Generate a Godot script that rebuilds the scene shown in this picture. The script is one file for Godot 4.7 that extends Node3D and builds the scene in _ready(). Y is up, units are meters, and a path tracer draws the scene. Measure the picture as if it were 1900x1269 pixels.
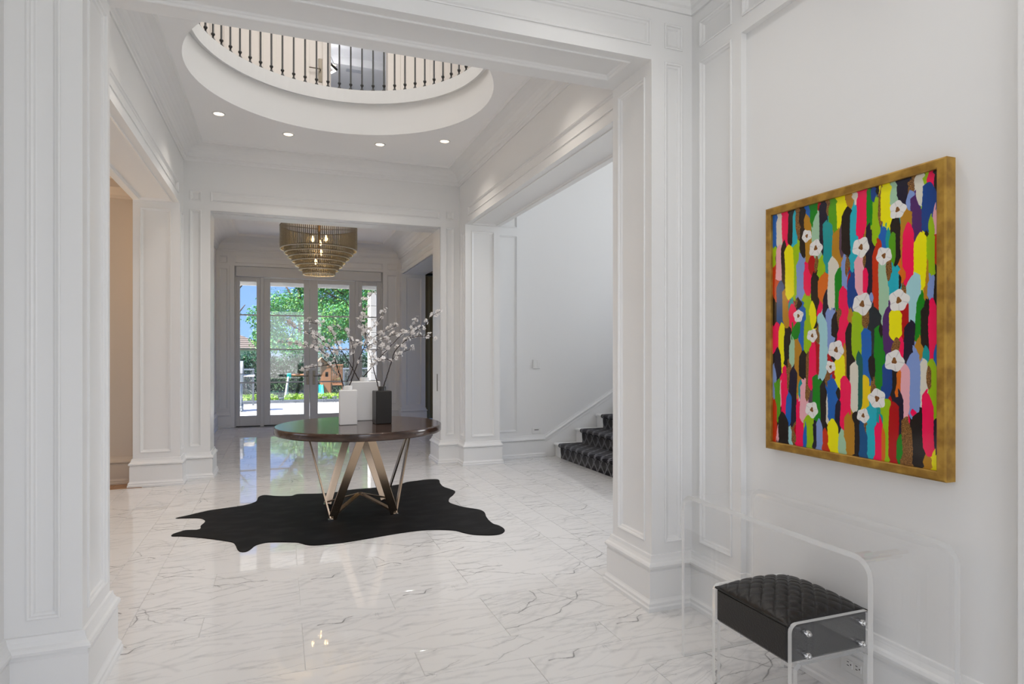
extends Node3D

var M := {}
var rng := RandomNumberGenerator.new()
var used := {}

# ---------------------------------------------------------------- helpers
func mat(n: String, c: Color, rough := 0.5, metal := 0.0, spec := 0.5) -> StandardMaterial3D:
	var m := StandardMaterial3D.new()
	m.resource_name = n
	m.albedo_color = c
	m.roughness = rough
	m.metallic = metal
	m.metallic_specular = spec
	M[n] = m
	return m

func rgb(r: int, g: int, b: int, a := 255) -> Color:
	return Color8(r, g, b, a)

func tool(smooth := -1) -> SurfaceTool:
	var st := SurfaceTool.new()
	st.begin(Mesh.PRIMITIVE_TRIANGLES)
	st.set_smooth_group(smooth)
	return st

func tri(st: SurfaceTool, a: Vector3, b: Vector3, c: Vector3) -> void:
	st.add_vertex(a); st.add_vertex(c); st.add_vertex(b)

func quad(st: SurfaceTool, a: Vector3, b: Vector3, c: Vector3, d: Vector3) -> void:
	# a, b, c, d counter-clockwise as seen from outside
	tri(st, a, b, c); tri(st, a, c, d)

func box(st: SurfaceTool, lo: Vector3, hi: Vector3, xf := Transform3D()) -> void:
	var p := []
	for i in 8:
		p.append(xf * Vector3(hi.x if i & 1 else lo.x, hi.y if i & 2 else lo.y, hi.z if i & 4 else lo.z))
	quad(st, p[4], p[5], p[7], p[6]); quad(st, p[1], p[0], p[2], p[3])
	quad(st, p[5], p[1], p[3], p[7]); quad(st, p[0], p[4], p[6], p[2])
	quad(st, p[6], p[7], p[3], p[2]); quad(st, p[0], p[1], p[5], p[4])

func cbox(st: SurfaceTool, lo: Vector3, hi: Vector3, b: float, xf := Transform3D()) -> void:
	# box with chamfered edges
	var c := (lo + hi) / 2.0
	var h := (hi - lo) / 2.0
	b = minf(b, minf(h.x, minf(h.y, h.z)) * 0.98)
	var q := func(ax: int, s: Vector3) -> Vector3:
		var v := Vector3(s.x * (h.x - b), s.y * (h.y - b), s.z * (h.z - b))
		v[ax] = s[ax] * h[ax]
		return xf * (c + v)
	for ax in 3:
		var u := (ax + 1) % 3
		var w := (ax + 2) % 3
		for sg in [-1.0, 1.0]:
			var cs := []
			for k in [[-1, -1], [1, -1], [1, 1], [-1, 1]]:
				var s := Vector3()
				s[ax] = sg; s[u] = k[0]; s[w] = k[1]
				cs.append(q.call(ax, s))
			if sg > 0: quad(st, cs[0], cs[1], cs[2], cs[3])
			else: quad(st, cs[3], cs[2], cs[1], cs[0])
	for ax in 3: # edges along ax
		var u := (ax + 1) % 3
		var w := (ax + 2) % 3
		for su in [-1.0, 1.0]:
			for sw in [-1.0, 1.0]:
				var s0 := Vector3(); s0[ax] = -1.0; s0[u] = su; s0[w] = sw
				var s1 := s0; s1[ax] = 1.0
				var a: Vector3 = q.call(u, s0)
				var bb: Vector3 = q.call(u, s1)
				var cc: Vector3 = q.call(w, s1)
				var d: Vector3 = q.call(w, s0)
				if su * sw > 0: quad(st, d, cc, bb, a)
				else: quad(st, a, bb, cc, d)
	for sx in [-1.0, 1.0]:
		for sy in [-1.0, 1.0]:
			for sz in [-1.0, 1.0]:
				var s := Vector3(sx, sy, sz)
				if sx * sy * sz > 0: tri(st, q.call(0, s), q.call(1, s), q.call(2, s))
				else: tri(st, q.call(2, s), q.call(1, s), q.call(0, s))

func frame_of(d: Vector3) -> Basis:
	var y := d.normalized()
	var x := y.cross(Vector3.UP if absf(y.y) < 0.95 else Vector3.RIGHT).normalized()
	return Basis(x, y, x.cross(y).normalized())

func tube(st: SurfaceTool, pts: Array, r0: float, r1 := -1.0, sides := 8, caps := true) -> void:
	if r1 < 0.0: r1 = r0
	var rings := []
	var n := pts.size()
	var bs := frame_of(pts[1] - pts[0])
	for i in n:
		var d: Vector3 = (pts[mini(i + 1, n - 1)] - pts[maxi(i - 1, 0)]).normalized()
		var x := (bs.x - d * bs.x.dot(d)).normalized()
		bs = Basis(x, d, x.cross(d))
		var r := lerpf(r0, r1, float(i) / (n - 1))
		var ring := []
		for k in sides:
			var t := TAU * k / sides
			ring.append(pts[i] + (bs.x * cos(t) + bs.z * sin(t)) * r)
		rings.append(ring)
	for i in n - 1:
		for k in sides:
			var k2 := (k + 1) % sides
			quad(st, rings[i][k2], rings[i][k], rings[i + 1][k], rings[i + 1][k2])
	if caps:
		for k in range(1, sides - 1):
			tri(st, rings[0][0], rings[0][k], rings[0][k + 1])
			tri(st, rings[n - 1][0], rings[n - 1][k + 1], rings[n - 1][k])

func lathe(st: SurfaceTool, prof: Array, n := 24, at := Vector3.ZERO, closed := false) -> void:
	# prof: [r, y] going up the outside
	var m := prof.size()
	for i in (m if closed else m - 1):
		var p = prof[i]
		var q = prof[(i + 1) % m]
		for k in n:
			var a := TAU * k / n
			var b := TAU * (k + 1) / n
			var v0 := at + Vector3(p[0] * cos(a), p[1], -p[0] * sin(a))
			var v1 := at + Vector3(p[0] * cos(b), p[1], -p[0] * sin(b))
			var v2 := at + Vector3(q[0] * cos(b), q[1], -q[0] * sin(b))
			var v3 := at + Vector3(q[0] * cos(a), q[1], -q[0] * sin(a))
			if p[0] > 1e-5: tri(st, v0, v1, v2)
			if q[0] > 1e-5: tri(st, v0, v2, v3)

func sweep(st: SurfaceTool, path: Array, prof: Array, closed := false, sgn := 1.0) -> void:
	# path: Vector2(x, z), the room on its right hand; prof: [out, y] from below up
	var n := path.size()
	var off := []
	for i in n:
		var has0 := closed or i > 0
		var has1 := closed or i < n - 1
		var n0 := Vector2.ZERO
		var n1 := Vector2.ZERO
		if has0:
			var d: Vector2 = (path[i] - path[(i + n - 1) % n]).normalized()
			n0 = Vector2(-d.y, d.x) * sgn
		if has1:
			var d: Vector2 = (path[(i + 1) % n] - path[i]).normalized()
			n1 = Vector2(-d.y, d.x) * sgn
		if not has0: n0 = n1
		if not has1: n1 = n0
		off.append((n0 + n1) / (1.0 + n0.dot(n1)))
	for i in (n if closed else n - 1):
		var j := (i + 1) % n
		for k in prof.size() - 1:
			var a = prof[k]
			var b = prof[k + 1]
			var pa: Vector2 = path[i] + off[i] * a[0]
			var qa: Vector2 = path[j] + off[j] * a[0]
			var pb: Vector2 = path[i] + off[i] * b[0]
			var qb: Vector2 = path[j] + off[j] * b[0]
			var v := [Vector3(pa.x, a[1], pa.y), Vector3(qa.x, a[1], qa.y), Vector3(qb.x, b[1], qb.y), Vector3(pb.x, b[1], pb.y)]
			if sgn > 0: quad(st, v[0], v[1], v[2], v[3])
			else: quad(st, v[3], v[2], v[1], v[0])

func put(st: SurfaceTool, called: String, m: Material, parent: Node = null) -> MeshInstance3D:
	st.generate_normals()
	return place(st.commit(), called, m, parent)

func place(mesh: Mesh, called: String, m: Material, parent: Node = null, xf := Transform3D()) -> MeshInstance3D:
	var o := MeshInstance3D.new()
	o.mesh = mesh
	o.material_override = m
	o.transform = xf
	if parent == null or parent == self:
		o.name = numbered(called); add_child(o)
	else:
		o.name = called; parent.add_child(o, true)
	return o

func numbered(called: String) -> String:
	var k: int = used.get(called, 0)
	used[called] = k + 1
	return called if k == 0 else "%s_%03d" % [called, k]

func tag(o: Node, label: String, category: String, group := "", kind := "") -> Node:
	o.set_meta("label", label); o.set_meta("category", category)
	if group: o.set_meta("group", group)
	if kind: o.set_meta("kind", kind)
	return o

func thing(called: String, label: String, category: String, at := Vector3.ZERO, group := "", kind := "") -> Node3D:
	var o := Node3D.new()
	o.name = numbered(called)
	add_child(o)
	o.position = at
	tag(o, label, category, group, kind)
	return o

func structure(called: String, label: String, category: String) -> Node3D:
	return thing(called, label, category, Vector3.ZERO, "", "structure")

func solid(parent: Node, called: String, m: Material, lo: Vector3, hi: Vector3, b := 0.0) -> MeshInstance3D:
	var st := tool()
	if b > 0.0: cbox(st, lo, hi, b)
	else: box(st, lo, hi)
	return put(st, called, m, parent)

# A wall face with moulded panels let into it. O lower left corner, U to the right and V up as one faces it.
# holes: [u0, v0, u1, v1, panel?]; panels become children of their own, the others stay open.
const RING := [[0.0, 0.0], [0.0, 0.006], [0.005, 0.008], [0.011, 0.005], [0.014, -0.003], [0.022, -0.006], [0.027, -0.013], [0.031, -0.014]]
func plate(parent: Node, called: String, m: Material, O: Vector3, U: Vector3, V: Vector3, W: float, H: float, holes: Array, depth := 0.0) -> void:
	var N := U.cross(V)
	var P := func(u: float, v: float, n: float) -> Vector3: return O + U * u + V * v + N * n
	var us := [0.0, W]
	var vs := [0.0, H]
	for h in holes:
		us.append_array([h[0], h[2]]); vs.append_array([h[1], h[3]])
	us.sort(); vs.sort()
	var st := tool()
	for i in us.size() - 1:
		for j in vs.size() - 1:
			if us[i + 1] - us[i] < 1e-5 or vs[j + 1] - vs[j] < 1e-5: continue
			var cu: float = (us[i] + us[i + 1]) / 2
			var cv: float = (vs[j] + vs[j + 1]) / 2
			var inside := false
			for h in holes:
				if cu > h[0] and cu < h[2] and cv > h[1] and cv < h[3]: inside = true
			if not inside:
				quad(st, P.call(us[i], vs[j], 0.0), P.call(us[i + 1], vs[j], 0.0), P.call(us[i + 1], vs[j + 1], 0.0), P.call(us[i], vs[j + 1], 0.0))
	var rim := [[0.0, 0.0], [W, 0.0], [W, H], [0.0, H]]
	for k in (4 if depth > 0.0 else 0): # edges only where the face stands free
		var a = rim[k]
		var b = rim[(k + 1) % 4]
		quad(st, P.call(b[0], b[1], 0.0), P.call(a[0], a[1], 0.0), P.call(a[0], a[1], -depth), P.call(b[0], b[1], -depth))
	for h in holes:
		if not h[4]: continue
		var sp := tool()
		var last := []
		for r in RING:
			var i: float = r[0]
			var now := [P.call(h[0] + i, h[1] + i, r[1]), P.call(h[2] - i, h[1] + i, r[1]), P.call(h[2] - i, h[3] - i, r[1]), P.call(h[0] + i, h[3] - i, r[1])]
			if last:
				for k in 4:
					quad(sp, last[k], last[(k + 1) % 4], now[(k + 1) % 4], now[k])
			last = now
		quad(sp, last[0], last[1], last[2], last[3])
		put(sp, "panel", m, parent)
	put(st, called, m, parent)

func lamp_material(n: String, c: Color, e: float) -> StandardMaterial3D:
	var m := mat(n, c, 0.5)
	m.emission_enabled = true
	m.emission = c
	m.emission_energy_multiplier = e
	return m

func area(called: String, at: Vector3, look: Vector3, size: Vector2, c: Color, e: float) -> void:
	var l := AreaLight3D.new()
	l.name = called
	l.area_size = size
	l.light_color = c
	l.light_energy = e
	l.area_range = 30.0
	l.shadow_enabled = true
	add_child(l)
	l.look_at_from_position(at, at + look, Vector3.UP if absf(look.y) < 0.9 else Vector3.FORWARD)

func omni(called: String, at: Vector3, c: Color, e: float, size := 0.03, parent: Node = null) -> void:
	var l := OmniLight3D.new()
	l.name = called
	l.light_color = c
	l.light_energy = e
	l.light_size = size
	l.omni_range = 25.0
	l.omni_attenuation = 2.0
	l.shadow_enabled = true
	(parent if parent else self).add_child(l, true)
	l.position = at

# ---------------------------------------------------------------- textures
func marble_texture(size: int) -> ImageTexture:
	var im := Image.create(size, size, false, Image.FORMAT_RGB8)
	im.fill(rgb(240, 239, 237))
	var dab := func(x: float, y: float, r: float, c: Color, a: float) -> void:
		var k := int(ceil(r))
		for dy in range(-k, k + 1):
			for dx in range(-k, k + 1):
				var f := clampf(1.0 - (sqrt(float(dx * dx + dy * dy))) / (r + 0.4), 0.0, 1.0) * a
				if f <= 0.0: continue
				var px := posmod(int(x) + dx, size)
				var py := posmod(int(y) + dy, size)
				im.set_pixel(px, py, im.get_pixel(px, py).lerp(c, f))
	# soft cloudy drifts
	for i in 260:
		var x := rng.randf() * size
		var y := rng.randf() * size
		var ang := rng.randf_range(-0.5, 0.2)
		for s in rng.randi_range(10, 40):
			dab.call(x, y, rng.randf_range(5, 13), rgb(176, 177, 179), 0.11)
			ang += rng.randf_range(-0.15, 0.15)
			x += cos(ang) * 7.0; y += sin(ang) * 7.0
	# fine streaks, gathered in bands with clear stone between them
	for band in 58:
		var bx := rng.randf() * size
		var by := rng.randf() * size
		var dir := rng.randf_range(-0.6, -0.05)
		if band % 6 == 0: dir += 0.9
		var spread := rng.randf_range(12.0, 60.0)
		for i in rng.randi_range(3, 11):
			var x := bx + rng.randf_range(-60, 60)
			var y := by + rng.randfn() * spread
			var ang := dir + rng.randf_range(-0.12, 0.12)
			var a := rng.randf_range(0.05, 0.2)
			var sw := rng.randf_range(0.8, 2.6)
			for s in rng.randi_range(40, 280):
				dab.call(x, y, sw, rgb(164, 165, 166), a * (0.3 + 0.7 * rng.randf()))
				ang += clampf(rng.randf_range(-0.09, 0.09) + (dir - ang) * 0.06, -0.1, 0.1)
				x += cos(ang) * 1.3; y += sin(ang) * 1.3
	# dark jagged veins with side shoots
	for i in 26:
		var x := rng.randf() * size
		var y := rng.randf() * size
		var main := rng.randf_range(-0.55, -0.12)
		if i % 5 == 0: main += 1.0
		var ang := main
		var w := rng.randf_range(0.8, 3.0)
		var a := rng.randf_range(0.16, 0.55)
		var shoots := []
		for s in rng.randi_range(90, 420):
			if rng.randf() < 0.05: ang = main + rng.randf_range(-0.6, 0.6)
			ang += rng.randf_range(-0.1, 0.1)
			var ww := w * (0.55 + 0.8 * absf(sin(s * 0.045 + i)))
			if s % 6 == 0: dab.call(x + rng.randf_range(-5, 5), y + rng.randf_range(-5, 5), rng.randf_range(5, 12), rgb(158, 159, 161), a * 0.2)
			dab.call(x, y, ww, rgb(112, 112, 111), a * (0.35 + 0.65 * rng.randf()))
			x += cos(ang) * 1.4; y += sin(ang) * 1.4
			if rng.randf() < 0.02: shoots.append([x, y, ang + rng.randf_range(-1.2, 1.2)])
		for sh in shoots:
			var sx: float = sh[0]
			var sy: float = sh[1]
			var sa: float = sh[2]
			for s in rng.randi_range(15, 70):
				dab.call(sx, sy, 0.9, rgb(140, 140, 139), a * 0.5)
				sa += rng.randf_range(-0.25, 0.25)
				sx += cos(sa) * 1.3; sy += sin(sa) * 1.3
	return ImageTexture.create_from_image(im)

func noise_texture(size: int, freq: float, ramp: Array, stretch := 1.0, seed_ := 1, octaves := 4) -> ImageTexture:
	# ramp: [pos, Color] pairs
	var nz := FastNoiseLite.new()
	nz.seed = seed_
	nz.noise_type = FastNoiseLite.TYPE_SIMPLEX_SMOOTH
	nz.frequency = freq
	nz.fractal_octaves = octaves
	var src := nz.get_seamless_image(size, size)
	var g := Gradient.new()
	g.offsets = PackedFloat32Array(ramp.map(func(r): return r[0]))
	g.colors = PackedColorArray(ramp.map(func(r): return r[1]))
	var im := Image.create(size, size, false, Image.FORMAT_RGB8)
	for y in size:
		for x in size:
			im.set_pixel(x, y, g.sample(src.get_pixel(x, int(y * stretch) % size).r))
	return ImageTexture.create_from_image(im)

# ---------------------------------------------------------------- the place
const PX0 := -0.735   # openings of the two portals
const PX1 := 1.88
const HX0 := -1.0     # faces of the hall's side walls
const HX1 := 2.13
const FX0 := -0.99    # entry walls
const FX1 := 2.14
const P1F := -2.905   # first portal, front and rear face
const P1R := -3.325
const P2F := -7.66    # second portal
const P2R := -8.09
const JZ := -7.41     # rear jambs of the side openings
const JF := -3.6
const OH := 2.97      # height of all openings
const CE := 3.67      # hall ceiling
const OC := Vector3(0.53, 0.0, -5.46)  # round opening
const OR_ := 1.243
const UF := 4.12      # upper floor
const DZ := -12.8     # plane of the garden doors
const X := Vector3.RIGHT
const Y := Vector3.UP
const Z := Vector3.BACK

func _ready() -> void:
	rng.seed = 20240611
	camera_and_light()
	materials()
	shell()
	floors()
	hall_walls()
	ceilings()
	upstairs()
	sitting_room()
	stairs()
	garden()
	big_things()
	painting()
	vases_and_branches()
	small_things()

func camera_and_light() -> void:
	var cam := Camera3D.new()
	cam.name = "camera"
	add_child(cam)
	cam.position = Vector3(0, 1.38, 0)
	cam.rotation.y = -atan(429.0 / 1159.0)
	cam.set_frustum(0.05 * 1269.0 / 1159.0, Vector2(0, 0.05 * 21.5 / 1159.0), 0.05, 200.0)
	cam.current = true
	var sky_m := ProceduralSkyMaterial.new()
	sky_m.sky_top_color = rgb(58, 118, 222)
	sky_m.sky_horizon_color = rgb(150, 192, 246)
	sky_m.sky_curve = 0.25
	sky_m.ground_bottom_color = rgb(120, 122, 115)
	sky_m.ground_horizon_color = rgb(170, 180, 185)
	sky_m.sun_angle_max = 4.0
	var sky := Sky.new()
	sky.sky_material = sky_m
	var env := Environment.new()
	env.background_mode = Environment.BG_SKY
	env.sky = sky
	env.background_energy_multiplier = 0.95
	env.tonemap_mode = Environment.TONE_MAPPER_LINEAR
	env.tonemap_exposure = 1.48
	env.sdfgi_enabled = true
	env.ssao_enabled = true
	env.ssil_enabled = true
	var we := WorldEnvironment.new()
	we.name = "environment"
	we.environment = env
	add_child(we)
	var sun := DirectionalLight3D.new()
	sun.name = "sun"
	add_child(sun)
	sun.look_at_from_position(Vector3.ZERO, Vector3(0.6, -0.8, -0.16), Vector3.UP)
	sun.light_color = rgb(255, 250, 243)
	sun.light_energy = 3.0
	sun.light_angular_distance = 0.53
	sun.shadow_enabled = true
	# daylight that comes in by the windows which the frame does not show
	area("entry_window_daylight", Vector3(0.575, 1.75, 3.3), Vector3(0, 0, -1), Vector2(2.2, 2.9), rgb(255, 253, 250), 4.2)
	area("skylight_daylight", Vector3(0.53, 6.95, -5.46), Vector3(0, -1, 0), Vector2(2.4, 2.4), rgb(255, 254, 252), 4.4)
	area("stair_window_daylight", Vector3(7.4, 4.6, -5.5), Vector3(-1, -0.25, 0), Vector2(3.2, 2.6), rgb(255, 255, 251), 1.6)
	area("stair_side_window_daylight", Vector3(7.9, 1.75, -4.65), Vector3(-1, 0, -0.08), Vector2(1.7, 2.2), rgb(255, 255, 251), 7.2)
	area("dining_window_daylight", Vector3(-5.85, 1.7, -5.2), Vector3(1, 0, 0), Vector2(2.6, 2.0), rgb(254, 254, 254), 1.7)

func materials() -> void:
	mat("paint", rgb(238, 238, 237), 0.38)
	mat("wall paint", rgb(238, 238, 237), 0.6)
	mat("ceiling paint", rgb(249, 249, 249), 0.8)
	mat("cream paint", rgb(234, 228, 222), 0.7)
	mat("beige paint", rgb(206, 192, 175), 0.7)
	mat("grey paint", rgb(196, 199, 204), 0.7)
	mat("door paint", rgb(214, 214, 213), 0.42)
	mat("grout", rgb(214, 213, 211), 0.6)
	var wood := mat("oak plank", rgb(168, 132, 96), 0.35)
	wood.albedo_texture = noise_texture(256, 0.012, [[0.3, rgb(215, 205, 195)], [0.7, rgb(255, 250, 245)]], 6.0, 5)
	wood.uv1_triplanar = true
	var mt := marble_texture(1536)
	var mb := mat("marble", rgb(244, 244, 245), 0.026)
	mb.albedo_texture = mt
	mat("iron", rgb(34, 31, 30), 0.45)
	mat("nickel", rgb(120, 112, 100), 0.32, 0.9)
	mat("chrome", rgb(225, 225, 225), 0.12, 1.0)
	mat("plastic", rgb(235, 235, 233), 0.4)
	mat("slot", rgb(24, 24, 24), 0.7)
	var g := mat("pane", Color(1, 1, 1, 0.02), 0.02)
	g.transparency = BaseMaterial3D.TRANSPARENCY_ALPHA
	var ac := mat("acrylic", Color(0.93, 0.94, 0.94, 0.015), 0.01)
	ac.transparency = BaseMaterial3D.TRANSPARENCY_ALPHA
	var ae := mat("acrylic edge", Color8(238, 240, 240, 165), 0.05)
	ae.transparency = BaseMaterial3D.TRANSPARENCY_ALPHA
	# polished walnut
	var t := mat("walnut", rgb(84, 68, 60), 0.13)
	t.albedo_texture = noise_texture(512, 0.008, [[0.25, rgb(150, 130, 120)], [0.5, rgb(205, 190, 180)], [0.75, rgb(255, 245, 238)]], 7.0, 11)
	t.uv1_triplanar = true
	t.uv1_scale = Vector3(0.7, 0.7, 0.7)
	var br := mat("bronze steel", rgb(178, 158, 136), 0.26, 1.0)
	br.anisotropy_enabled = false
	var hd := mat("cowhide", rgb(24, 23, 24), 0.6, 0.0, 0.25)
	hd.albedo_texture = noise_texture(512, 0.007, [[0.25, rgb(92, 90, 92)], [0.5, rgb(150, 148, 150)], [0.62, rgb(200, 198, 200)], [0.8, rgb(255, 255, 255)]], 2.0, 21, 6)
	hd.uv1_triplanar = true
	hd.uv1_world_triplanar = true
	hd.uv1_scale = Vector3(0.9, 0.9, 0.9)
	hd.rim_enabled = true
	hd.rim = 0.06
	mat("ceramic white", rgb(226, 225, 224), 0.35)
	mat("ceramic black", rgb(25, 21, 19), 0.3)
	mat("twig", rgb(46, 35, 31), 0.7)
	mat("blossom", rgb(252, 249, 247), 0.6)
	mat("blossom heart", rgb(120, 96, 70), 0.7)
	var le := mat("leather", rgb(17, 15, 15), 0.4)
	le.heightmap_enabled = true
	le.heightmap_texture = noise_texture(256, 0.06, [[0.0, Color.BLACK], [1.0, Color.WHITE]], 1.0, 31)
	le.heightmap_scale = 0.08
	le.uv1_triplanar = true
	le.uv1_scale = Vector3(6, 6, 6)
	mat("vinyl", rgb(36, 34, 38), 0.5)
	mat("gilt", rgb(186, 146, 62), 0.4, 0.4)
	M["gilt"].albedo_texture = noise_texture(256, 0.02, [[0.25, rgb(205, 195, 180)], [0.75, Color.WHITE]], 1.0, 41)
	M["gilt"].uv1_triplanar = true
	M["gilt"].uv1_scale = Vector3(2, 2, 2)
	mat("curtain", rgb(178, 158, 116), 0.8)
	var sm := mat("smoked glass", Color8(128, 123, 106, 155), 0.18)
	sm.transparency = BaseMaterial3D.TRANSPARENCY_ALPHA
	mat("brass dark", rgb(92, 72, 48), 0.35, 0.9)
	mat("rim white", rgb(228, 226, 218), 0.2, 0.55)
	lamp_material("bulb glow", rgb(255, 214, 150), 12.0)
	lamp_material("downlight glow", rgb(255, 226, 190), 3.2)
	lamp_material("skylight glow", rgb(255, 253, 250), 0.7)
	lamp_material("light strip glow", rgb(255, 244, 225), 2.5)

func shell() -> void:
	# entry hall behind and beside the camera
	var w := structure("wall_right", "white panelled entry wall behind the colourful painting", "wall")
	solid(w, "body", M["wall paint"], Vector3(2.173, 0, P1F), Vector3(2.45, 3.9, 3.6))
	var p: StandardMaterial3D = M["paint"]
	var tall := [0.07, 0.35, 0.328, 2.97, true]
	var small := [0.07, 3.045, 0.328, 3.185, true]
	plate(w, "face", p, Vector3(FX1, 0, P1F), Z, Y, 0.395, 3.67, [tall, small], 0.033)
	plate(w, "face", p, Vector3(FX1, OH, -2.51), Z, Y, 1.24, 0.70, [[0.01, 0.075, 1.23, 0.215, true]], 0.033)
	plate(w, "face", p, Vector3(FX1, 0, -1.27), Z, Y, 0.395, 3.67, [[0.067, 0.35, 0.325, 2.97, true], [0.067, 3.045, 0.325, 3.185, true]], 0.033)
	plate(w, "face", p, Vector3(FX1, 0, -0.875), Z, Y, 4.3, 3.67, [[0.1, 0.35, 2.0, 2.97, true], [2.2, 0.35, 4.1, 2.97, true]], 0.033)
	w = structure("wall_left", "white entry wall running back from the near portal pier", "wall")
	solid(w, "body", M["wall paint"], Vector3(-1.3, 0, P1F), Vector3(FX0, 3.9, 3.6))
	w = structure("wall_front", "entry wall with the tall front window behind the viewer", "wall")
	for b in [[Vector3(-1.3, 0, 3.4), Vector3(-0.6, 3.9, 3.6)], [Vector3(1.75, 0, 3.4), Vector3(2.45, 3.9, 3.6)], [Vector3(-0.6, 3.25, 3.4), Vector3(1.75, 3.9, 3.6)], [Vector3(-0.6, 0, 3.4), Vector3(1.75, 0.25, 3.6)]]:
		solid(w, "body", M["wall paint"], b[0], b[1])
	var wn := structure("window_3", "tall front window lighting the entry from behind", "window")
	solid(wn, "pane", M["pane"], Vector3(-0.6, 0.25, 3.49), Vector3(1.75, 3.25, 3.5))
	for x in [-0.6, 0.15, 0.95, 1.7]:
		solid(wn, "window_frame", M["paint"], Vector3(x, 0.25, 3.46), Vector3(x + 0.05, 3.25, 3.53))
	w = structure("ceiling_entry", "white flat ceiling over the entry", "ceiling")
	solid(w, "body", M["ceiling paint"], Vector3(-1.3, 3.67, P1F), Vector3(2.45, 3.9, 3.6))
	# crown of the entry
	var st := tool()
	var crown := [[0.0, 3.25], [0.012, 3.25], [0.018, 3.275], [0.03, 3.285], [0.034, 3.30], [0.06, 3.345], [0.11, 3.40], [0.14, 3.42], [0.15, 3.45], [0.165, 3.46], [0.165, 3.50], [0.30, 3.60], [0.30, 3.67]]
	sweep(st, [Vector2(FX0, 3.4), Vector2(FX0, P1F), Vector2(FX1, P1F), Vector2(FX1, 3.4)], crown)
	var cr := put(st, "trim_1", M["paint"])
	tag(cr, "white crown moulding round the top of the entry", "moulding", "", "structure")

	# portal between the entry and the hall
	w = structure("wall_portal", "white panelled portal framing the view into the hall", "wall")
	plate(w, "face", p, Vector3(FX0, 0, P1F), X, Y, FX1 - FX0, 3.67, [
		[PX0 - FX0, 0.0, PX1 - FX0, OH, false], [0.07, 0.35, 0.182, 2.97, true], [0.07, 3.045, 0.182, 3.18, true],
		[PX0 - FX0 + 0.005, 3.045, PX1 - FX0 - 0.005, 3.185, true], [1.962 - FX0, 0.35, 2.076 - FX0, 2.97, true], [1.962 - FX0, 3.045, 2.076 - FX0, 3.18, true]])
	plate(w, "face", p, Vector3(PX1, 0, P1R), Z, Y, P1F - P1R, OH, [[0.065, 0.35, 0.355, 2.9, true]])
	plate(w, "face", p, Vector3(PX0, 0, P1F), -Z, Y, P1F - P1R, OH, [[0.065, 0.35, 0.355, 2.9, true]])
	plate(w, "face", p, Vector3(PX0, OH, P1R), X, Z, PX1 - PX0, P1F - P1R, [[0.095, 0.115, PX1 - PX0 - 0.095, 0.358, true]])
	plate(w, "face", p, Vector3(HX1, 0, P1R), -X, Y, HX1 - HX0, 3.67, [[HX1 - PX1, 0.0, HX1 - PX0, OH, false]])
	solid(w, "body", M["paint"], Vector3(PX1 + 0.03, 0, P1R + 0.03), Vector3(2.45, 3.9, P1F - 0.03))
	solid(w, "body", M["paint"], Vector3(-1.3, 0, P1R + 0.03), Vector3(PX0 - 0.03, 3.9, P1F - 0.03))
	solid(w, "body", M["paint"], Vector3(PX0 - 0.03, OH + 0.03, P1R + 0.03), Vector3(PX1 + 0.03, 3.9, P1F - 0.03))

func tile_mesh(w: float, d: float, uv: Vector2, turned: bool) -> ArrayMesh:
	var st := tool()
	var g := 0.0012
	var e := 0.0011
	var top := [Vector3(g + e, 0, d - g - e), Vector3(w - g - e, 0, d - g - e), Vector3(w - g - e, 0, g + e), Vector3(g + e, 0, g + e)]
	var low := [Vector3(g, -0.0011, d - g), Vector3(w - g, -0.0011, d - g), Vector3(w - g, -0.0011, g), Vector3(g, -0.0011, g)]
	var deep := low.map(func(v): return v - Vector3(0, 0.009, 0))
	var vtx := func(v: Vector3) -> void:
		var q := Vector2(v.x, v.z) if not turned else Vector2(v.z, -v.x)
		st.set_uv(uv + q / 2.2)
		st.add_vertex(v)
	var face := func(a, b, c, dd) -> void:
		for v in [a, c, b, a, dd, c]: vtx.call(v)
	face.call(top[0], top[1], top[2], top[3])
	for k in 4:
		var j := (k + 1) % 4
		face.call(low[k], low[j], top[j], top[k])
		face.call(deep[k], deep[j], low[j], low[k])
	st.generate_normals()
	return st.commit()

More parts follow.
